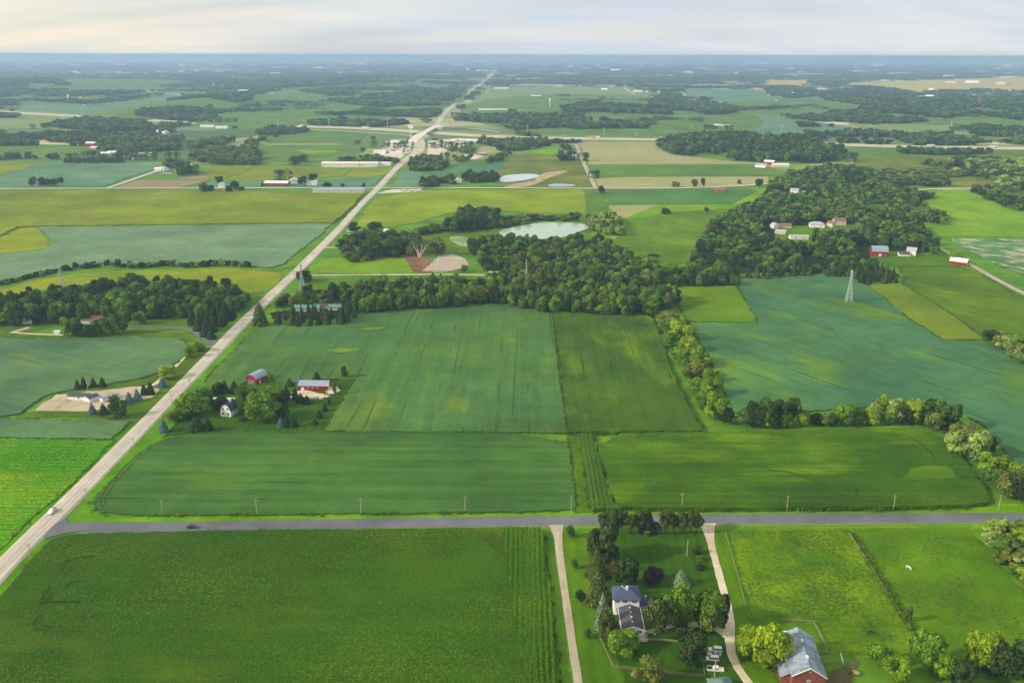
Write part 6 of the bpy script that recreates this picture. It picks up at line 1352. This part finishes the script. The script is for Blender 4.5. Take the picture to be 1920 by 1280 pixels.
# ------------------------------------------------------------------ dead tree
v = P(787, 484); e = empty('dead_tree', v); props(e, 'bare bleached dead tree with forked limbs beside the brown soil', 'dead tree')
mt_ = MB(); mt_.bar((0,0,-.2), (0,0,2.0), .75, .6, 8)
rr = random.Random(5)
for k, (dx, tp) in enumerate(((-6,15),(-2.2,13),(2.4,14.5),(6.5,12.5))):
    c = MB(); p = Vector((dx*.08, 0, 1.5)); 
    for j in range(1, 5):
        q = Vector((dx*(j/4)**.8+rr.uniform(-.3,.3), rr.uniform(-1,1)*j*.5, 1.5+(tp-1.5)*j/4)); c.bar(p, q, .75*(1-(j-1)/4.8), .75*(1-j/4.8), 6)
        for m_ in range(2):
            d = Vector((rr.uniform(-2.2,2.2), rr.uniform(-2,2), rr.uniform(1,2.6))); c.bar(q, q+d, .14, .04, 4)
        p = q
    c.build('limb', deadwood, e)
mt_.build('trunk', deadwood, e)
# ------------------------------------------------------------------ vehicles
def prof_x(prof, x0, x1):
    n = len(prof); mb = MB(); mb.add([(x0, y, z) for y, z in prof]+[(x1, y, z) for y, z in prof], [tuple(range(n))[::-1], tuple(range(n, 2*n))]+[(k, (k+1) % n, n+(k+1) % n, n+k) for k in range(n)]); return mb
def bevel(o, w=.06): m_ = o.modifiers.new('bevel', 'BEVEL'); m_.width = w; m_.segments = 2; return o
def car(px, py, yaw, kind, mat, label, group=None, z=0.0, name=None, bed=None):
    v = P(px, py, z); e = empty(name or ('pickup_truck' if kind == 'pickup' else 'parked_car'), (v.x, v.y, z), math.radians(yaw)); props(e, label, 'pickup truck' if kind == 'pickup' else 'car', group)
    hw = .95
    if kind == 'pickup':
        Ln = 5.7; bevel(prof_x([(-2.85,.45),(-2.85,.95),(-1.55,1.12),(2.8,1.12),(2.85,.5)], -hw, hw).build('body', mat, e))
        bevel(prof_x([(-1.55,1.12),(-.9,1.82),(.55,1.86),(.85,1.12)], -hw+.1, hw-.1).build('cabin', mat, e))
        prof_x([(-1.46,1.2),(-.98,1.72),(-.94,1.72),(-1.40,1.2)], -hw+.16, hw-.16).build('windscreen', glass, e)
        for s_ in (-1, 1): MB().box(s_*(hw-.1)-.02, s_*(hw-.1)+.02, -.95, .5, 1.25, 1.7).build('side_window', glass, e)
        MB().box(-hw+.12, hw-.12, .95, 2.72, 1.0, 1.135).build('load_bed', bed or blackm, e)
        for s_ in (-1, 1): MB().box(s_*hw-.06, s_*hw+.06, .9, 2.82, 1.12, 1.32).build('bed_side', mat, e)
        wy = (-1.8, 1.8)
    else:
        Ln = 4.7; top = {'sedan': [(-.95,1.0),(-.25,1.45),(1.0,1.45),(1.75,1.02)], 'suv': [(-1.05,1.05),(-.55,1.7),(2.05,1.7),(2.25,1.05)]}[kind]
        bevel(prof_x([(-2.35,.35),(-2.35,.75),(-1.1,.98),(2.3,1.02),(2.36,.4)], -hw, hw).build('body', mat, e), .1)
        bevel(prof_x(top, -hw+.13, hw-.13).build('cabin', glass, e), .08)
        MB().box(-hw+.14, hw-.14, top[1][0]-.1, top[2][0]+.1, top[1][1]-.06, top[1][1]+.05).build('roof', mat, e); wy = (-1.45, 1.45)
    for sx in (-1, 1):
        for y in wy:
            w_ = MB().bar((sx*(hw-.22), y, .35), (sx*(hw+.02), y, .35), .35, n=12).build('wheel', blackm, e); MB().bar((sx*(hw-.0), y, .35), (sx*(hw+.04), y, .35), .2, n=10).build('rim', steel, w_)
    for sx in (-1, 1): MB().box(sx*.65-.16, sx*.65+.16, -Ln/2-.03, -Ln/2+.04, .6, .78).build('headlight', trimw, e)
    return e
carw = plain('car_white', (232,232,230), .25, .6, .02); card = plain('car_dark_blue', (38,46,66), .2, .7, .05); carg = plain('car_silver', (160,164,170), .3, .6, .03)
hd = math.degrees(math.atan2(*( (P(146,922)-P(62,1003)).xy )))
car(98, 960, -hd, 'pickup', carw, 'white pickup with a black load bed driving on the pale highway', z=.57)
car(361, 989, 90, 'sedan', card, 'dark blue car driving on the grey county road', z=.42, name='moving_car')
car(1341, 1220, 262, 'suv', carw, 'white car at the back of the row parked by the round dark tree')
car(1339, 1228, 262, 'sedan', carg, 'pale silver car second in the row by the round dark tree')
car(1335, 1237, 265, 'suv', carw, 'white estate car third in the row by the round dark tree')
car(1341, 1257, 85, 'pickup', carw, 'white pickup with a dark bed parked nearest the hut')
car(632, 462, 80, 'suv', carg, 'silver car turning into the roadside yard', z=.5)
car(655, 450, 30, 'sedan', card, 'dark car parked in the roadside yard')
car(661, 452, 60, 'suv', card, 'dark van parked against the trees of the roadside yard')
for i in range(11):
    x = 752+i*4.1; car(x, 358+(i % 3)*.8, 5, ['sedan','suv'][i % 2], [card, card, carg, carw][min(3, i//3)], '%s of the vehicles lined up in the yard below the junction' % ordw[i], 'vehicles in the yard below the junction')
def semi(px, py, yaw, mat, label, group=None, z=1.05, s=1.0):
    v = P(px, py, z); e = empty('semi_truck', (v.x, v.y, z), math.radians(yaw), (s, s, s)); props(e, label, 'truck', group)
    MB().box(-1.3, 1.3, -6.5, 7.5, 1.2, 4.1).build('trailer', mat, e); bevel(prof_x([(-10,.6),(-10,1.9),(-8.9,2.2),(-8.4,3.5),(-7,3.7),(-6.9,.6)], -1.2, 1.2).build('cab', mat, e)); MB().box(-1.0,1.0,-8.95,-8.6,2.3,3.3).build('windscreen', glass, e)
    for y in (-9, -6.2, 5.2, 6.4):
        for sx in (-1, 1): MB().bar((sx*.8, y, .55), (sx*1.25, y, .55), .55, n=10).build('wheel', blackm, e)
semi(567, 238, 88, carw, 'white lorry on the motorway left of the bridge', s=1.3); semi(685, 241, 88, carw, 'white lorry on the motorway nearer the bridge', s=1.3); semi(1108, 259, 88, plain('truck_orange', (214,150,120)), 'orange lorry on the motorway in the centre', s=1.3); semi(1117, 259, 88, carw, 'white lorry close behind the orange one', s=1.2)
semi(1745, 275, -88, carw, 'white lorry on the motorway at the right', s=1.2); semi(1861, 277.5, -88, carw, 'white lorry nearest the right picture edge', s=1.2); semi(1242, 261, 88, carw, 'white lorry about to pass behind the wooded hill', s=1.2)
for i in range(8): semi(849+i*5.0, 265.5-i*.2, 20, [carw, carw, carg][i % 3], '%s white lorry from the left parked on the right hand yard' % ordw[i], 'lorries on the right hand yard', z=.3)
rr = random.Random(9)
for i in range(64):
    x = rr.uniform(716, 768); y = rr.uniform(268, 288)
    if i >= 44: x = rr.uniform(808, 838); y = rr.uniform(272, 282)
    v = P(x, y); m_ = [carw, carg, card, plain('car_red', (140,40,36), .3, .6)][rr.randrange(4)]
    o = bevel(prof_x([(-2.3,.3),(-2.3,.9),(-1.2,1.0),(-.6,1.55),(1.3,1.6),(2.2,1.0),(2.3,.3)], -.95, .95).build('parked_car', m_), .1); o.location = (v.x, v.y, .3); o.rotation_euler = (0, 0, rr.uniform(0, 6)); o.scale = (1.6,)*3
    props(o, 'small vehicle on the %s' % ('busy petrol station yard left of the highway' if i < 44 else 'yard right of the highway'), 'car', 'vehicles on the left petrol station yard' if i < 44 else 'vehicles on the right yard')
# ------------------------------------------------------------------ fences
def fence(px, label, gap=3.0, hh=1.2, mat=trimw, rails=3, name='board_fence', pr=.07):
    pw = [P(x, y) for x, y in px]; e = empty(name, pw[0]); props(e, label, 'fence'); o = pw[0]; pm = None
    for a, b_ in zip(pw[:-1], pw[1:]):
        d = b_-a; n = max(1, int(d.length/gap))
        for k in range(n+1):
            q = a+d*(k/n)-o
            if pm is None:
                p_ = MB().box(-pr, pr, -pr, pr, -.1, hh).build('post', mat, e); pm = p_.data
            else: p_ = link('post', pm, None, e)
            p_.location = q
        for r_ in range(rails):
            z = hh*(.95-.33*r_); MB().bar((a-o)+Vector((0,0,z)), (b_-o)+Vector((0,0,z)), .07 if hh > .9 else .05).build('rail', mat, e)
fw = plain('fence_weathered', (140,130,108), .9, .1, .15)
fence([(1122,1192),(1136,1222),(1149,1252)], 'pale weathered board fence slanting down left of the nearest house', mat=fw, hh=1.5)
fence([(1149,1252),(1200,1258),(1260,1264),(1321,1270),(1318,1238)], 'weathered board fence along the lawn at the bottom edge', mat=fw, hh=1.4)
fence([(1210,1200),(1240,1201),(1270,1204)], 'low dark fence between house deck and round dark tree', mat=polew, hh=1.0)
fence([(1357,990),(1368,1028),(1381,1075),(1396,1130),(1404,1158),(1412,1162)], 'pale wire fence on the left side of the rough pasture', mat=fw, hh=1.1, rails=2, name='wire_fence', pr=.09)
fence([(1460,1163),(1525,1168),(1540,1195),(1553,1224),(1532,1223)], 'pale paddock fence behind the faded red barn', mat=fw, hh=1.2)
fence([(1592,1002),(1625,1052),(1660,1110),(1690,1155),(1707,1181)], 'pale rail fence between the two pastures', mat=plain('fence_yellow', (160,154,92)), hh=1.1, rails=2, name='rail_fence', pr=.1)
fence([(1576,1228),(1580,1244)], 'short white gate panel in the barn yard', mat=trimw, hh=1.3, gap=4)
fence([(1542,1243),(1576,1244)], 'short wooden fence left of the gate panel', mat=fw, hh=1.2)
fence([(1782,1218),(1812,1217)], 'short pale fence between the golden topped tree and its neighbour', mat=fw, hh=1.2)
fence([(1362,989),(1450,987.5),(1590,986.5),(1700,986),(1815,985.5)], 'low fence along the pastures beside the county road', mat=fw, hh=1.1, rails=2, gap=4)
# ------------------------------------------------------------------ animals
def horse(px, py, yaw, mat, label, graze=True):
    v = P(px, py); e = empty('horse', (v.x, v.y, .05), math.radians(yaw)); props(e, label, 'horse')
    V = [(0,.75,1.3),(0,.2,1.27),(0,-.35,1.28),(0,-.72,1.32)]; Rr = [.27,.33,.31,.26]; E = [(0,1),(1,2),(2,3)]
    def chain(st, pts):
        p = st
        for (q, r_) in pts: V.append(q); Rr.append(r_); E.append((p, len(V)-1)); p = len(V)-1
        return p
    if graze: chain(3, [((0,-1.0,1.15),.19),((0,-1.3,.75),.14),((0,-1.42,.45),.13),((0,-1.55,.22),.09)])
    else: chain(3, [((0,-1.0,1.6),.18),((0,-1.2,1.9),.14),((0,-1.42,1.82),.12),((0,-1.7,1.62),.08)])
    for sx in (-1, 1):
        chain(3, [((sx*.2,-.68,.95),.13),((sx*.2,-.70,.5),.075),((sx*.2,-.68,.1),.06)])
        chain(0, [((sx*.2,.78,.95),.17),((sx*.2,.92,.52),.08),((sx*.2,.84,.1),.06)])
    chain(0, [((0,.98,1.25),.07),((0,1.12,.8),.06)])
    me = bpy.data.meshes.new('body'); me.from_pydata(V, E, []); o = link('body', me, mat, e)
    bm = bmesh.new(); bm.from_mesh(me); ly = bm.verts.layers.skin.verify(); bm.verts.ensure_lookup_table()
    for i, r_ in enumerate(Rr): bm.verts[i][ly].radius = (r_, r_)
    bm.verts[1][ly].use_root = True; bm.to_mesh(me); bm.free(); o.modifiers.new('skin', 'SKIN')
    ss = o.modifiers.new('sub', 'SUBSURF'); ss.levels = ss.render_levels = 1
try:
    def mk(*a):
        horse(*a)
    mk(1703, 1067, 35, plain('horse_white', (226,222,212), .8, .2, .04), 'white horse grazing in the middle of the grazed pasture')
    mk(1631, 1189, 100, plain('horse_brown', (58,40,32), .7, .2, .1), 'dark brown horse in the rough pasture near the barn')
except Exception as ex: print('horse failed', ex)
# ------------------------------------------------------------------ standing crop plants and grass tufts
def plant_arr(seed, nq, w=.5, up=1.7, leaf=.2):
    rng = np.random.default_rng(seed); p = np.stack([rng.uniform(-w, w, nq), rng.uniform(-w, w, nq), rng.uniform(.2, 1, nq)], 1)
    n = np.stack([rng.normal(size=nq), rng.normal(size=nq), np.full(nq, up)], 1); s = leaf*rng.uniform(.5, 1.5, nq)
    return quads(p, n, s*.45, s*1.5, rng.random(nq), rng)
def tone(m, yel):       # broad patches of lighter, yellower growth
    t = m.node_tree; g = N(t, 'ShaderNodeNewGeometry'); n = N(t, 'ShaderNodeTexNoise'); n.inputs['Scale'].default_value = 1/38; n.inputs['Detail'].default_value = 5; mm = N(t, 'ShaderNodeMapping'); mm.inputs['Scale'].default_value = (.45, 1, 0); L(t, g.outputs['Position'], mm.inputs[0]); L(t, mm.outputs[0], n.inputs['Vector'])
    r = N(t, 'ShaderNodeMapRange'); r.inputs[1].default_value = .46; r.inputs[2].default_value = .68; L(t, n.outputs['Fac'], r.inputs[0])
    rp = next(x for x in t.nodes if x.bl_idname == 'ShaderNodeValToRGB'); sc = rp.outputs[0].links[0].to_node
    L(t, mix_n(t, math_n(t, 'MULTIPLY', r.outputs[0], .8), rp.outputs[0], srgb(yel)), sc.inputs[0])
LM['corn'] = leaf_mat('leaf_corn', [(52,82,10),(58,88,10),(66,94,12),(54,84,12),(72,92,12)], .3, rnd=.35)
LM['cornyel'] = leaf_mat('leaf_corn_yellow', [(50,74,28),(58,82,30),(64,86,30),(52,78,32)], .3, rnd=.35)
LM['grass'] = leaf_mat('leaf_grass', [(58,80,22),(68,90,24),(50,72,26),(78,96,26)], .3)
LM['haygrass'] = leaf_mat('leaf_hay', [(64,118,12),(80,130,14),(104,134,16)], .3)
def variants_of(key, n, nq, **k):
    out = []
    for j in range(n):
        v, l = plant_arr(500+j, nq, **k); out.append(('p_%s%d' % (key, j), mesh_quads('plants', v, l, LM[key])))
    return variants('plants_'+key, out)
tone(LM['corn'], (90,108,12)); tone(LM['cornyel'], (88,108,28))
PV = {k: variants_of(k, 3, 22) for k in ('corn', 'cornyel', 'grass', 'haygrass')}
def sow(field_px, z, sp_row, sp_al, rot, key, hh, name, parent, jit=.2, mask=None, wd=1.0, lim=1.15):
    pw = [tuple(p) for p in poly_w(field_px, z)]; A = np.array(pw); c = A.mean(0); r_ = np.hypot(*(A-c).T).max()
    r_ = min(r_, 300); u = np.arange(-r_, r_, sp_row); v = np.arange(-r_, r_, sp_al); gu, gv = np.meshgrid(u, v); gu = gu.ravel()+RNG.uniform(-1, 1, gu.size)*jit*.5*sp_row; gv = gv.ravel()+RNG.uniform(-1, 1, gv.size)*.5*sp_al
    x = c[0]+gu*math.cos(rot)+gv*math.sin(rot); y = c[1]-gu*math.sin(rot)+gv*math.cos(rot)
    k = inside(x, y, pw) & (np.abs(x)/y < .60*lim) & (y > 245)
    if mask is not None: k &= vnoise(x/14+9, y/14+9, 8) > mask
    x, y = x[k], y[k]; s = RNG.uniform(.8, 1.25, x.size); h = hh*RNG.uniform(.75, 1.1, x.size)
    o = scatter(name, np.stack([x, y, np.full(x.size, z)], 1), np.stack([s*wd, s*wd, h], 1), RNG.uniform(0, 6.28, x.size), RNG.integers(0, 3, x.size), PV[key], None, None)
    o['kind'] = 'stuff'; o.parent = parent; return x.size
F_ = {o['label']: o for o in COL.objects if 'label' in o.keys() and o.get('kind') == 'stuff'}
def fl(s): return next(o for l, o in F_.items() if l.startswith(s))
n = 0
n += sow([(90,1018),(115,1006),(400,995),(940,989),(985,1290),(-200,1330),(-80,1190),(0,1124)], 1.75, .95, .75, EW, 'corn', .6, 'corn_plants', fl('dark green cornfield'), jit=.3)
n += sow([(940,990),(1005,990),(1018,994),(1030,1100),(1046,1290),(985,1290)], 1.7, 1.9, .7, NSROT, 'corn', .95, 'corn_plants', fl('strip of corn in upright'), jit=.12)
n += sow([(1041,584),(1060,587),(1215,590),(1262,700),(1290,760),(1316,805),(1068,808)], 1.7, 1.5, 1.1, NSROT, 'cornyel', .5, 'corn_plants', fl('olive cornfield in upright'), jit=.4, wd=.8)
n += sow([(1165,812),(1500,810),(1690,799),(1740,808),(1795,850),(1850,932),(1840,944),(1400,950),(1170,950)], 1.6, 1.5, 1.1, EW, 'cornyel', .5, 'corn_plants', fl('green and yellow cornfield'), jit=.5, wd=.8)
n += sow([(1086,813),(1110,813),(1148,940),(1150,951),(1112,951),(1099,880)], 1.55, 2.1, .9, NSROT, 'corn', .9, 'corn_plants', fl('narrow strip of dark corn'), jit=.1)
n += sow([(1362,996),(1590,992),(1650,1090),(1706,1180),(1620,1230),(1555,1222),(1530,1166),(1410,1153)], .2, 1.3, 1.3, 0, 'grass', .22, 'grass_tufts', fl('rough bright green'), jit=1, mask=.53, wd=.6)
n += sow([(1600,992),(1810,992),(1860,1040),(1905,1100),(2000,1170),(2000,1280),(1760,1270),(1714,1182)], .2, 1.6, 1.6, 0, 'grass', .15, 'grass_tufts', fl('grazed green pasture'), jit=1, mask=.57, wd=.6)
n += sow([(1593,1000),(1601,1000),(1716,1180),(1704,1182)], .2, .9, .9, 0, 'grass', 1.1, 'grass_tufts', fl('rough bright green'), jit=1, wd=1.2)
n += sow([(-60,824),(210,826),(130,905),(60,966),(0,1026),(-60,1080)], .3, 2.6, 1.1, EW, 'haygrass', .5, 'grass_tufts', fl('bright green hay field'), jit=.5, mask=.30, wd=.9)
pts_ = []; sc_l = []
for pw, hh in BORD:
    for i in range(len(pw)):
        a, b_ = pw[i], pw[(i+1) % len(pw)]; Ln = (b_-a).length
        if a.y > 1100 and b_.y > 1100: continue
        for k in range(int(min(Ln, 400)/.8)):
            q = a.lerp(b_, RNG.random()); 
            if q.y < 245 or q.y > 900 or abs(q.x)/q.y > .62 or vnoise(np.array([q.x/9+3.]), np.array([q.y/9+3.]), 12)[0] < .40: continue
            o1, o2 = RNG.normal(0, .8, 2); s = RNG.uniform(.5, 1.3)*(1 if q.y < 550 else 1.5); pts_.append((q.x+o1, q.y+o2, .05)); sc_l.append((s, s, RNG.uniform(.5, 1.0)*min(hh+.35, 2.3)))
o = scatter('margin_grass', pts_, sc_l, RNG.uniform(0, 6.28, len(pts_)), RNG.integers(0, 3, len(pts_)), PV['grass'], 'ragged grass and weeds along the edges of the near fields', 'grass')
print('plants', n, len(pts_))
HAZE = 1.0e-4
# ------------------------------------------------------------------ haze
hb = MB().box(-99000, 99000, -99000, 99000, -1.0, 206.0)
hm = bpy.data.materials.new('haze'); hm.use_nodes = True; t = hm.node_tree; t.nodes.clear()
pv = N(t, 'ShaderNodeVolumePrincipled'); pv.inputs['Color'].default_value = (0.45, 0.655, 1.0, 1); pv.inputs['Density'].default_value = HAZE; pv.inputs['Anisotropy'].default_value = 0.2
ou = N(t, 'ShaderNodeOutputMaterial'); L(t, pv.outputs[0], ou.inputs['Volume'])
hz = hb.build('haze', hm); props(hz, 'pale blue haze over the whole plain', 'haze', kind='stuff')
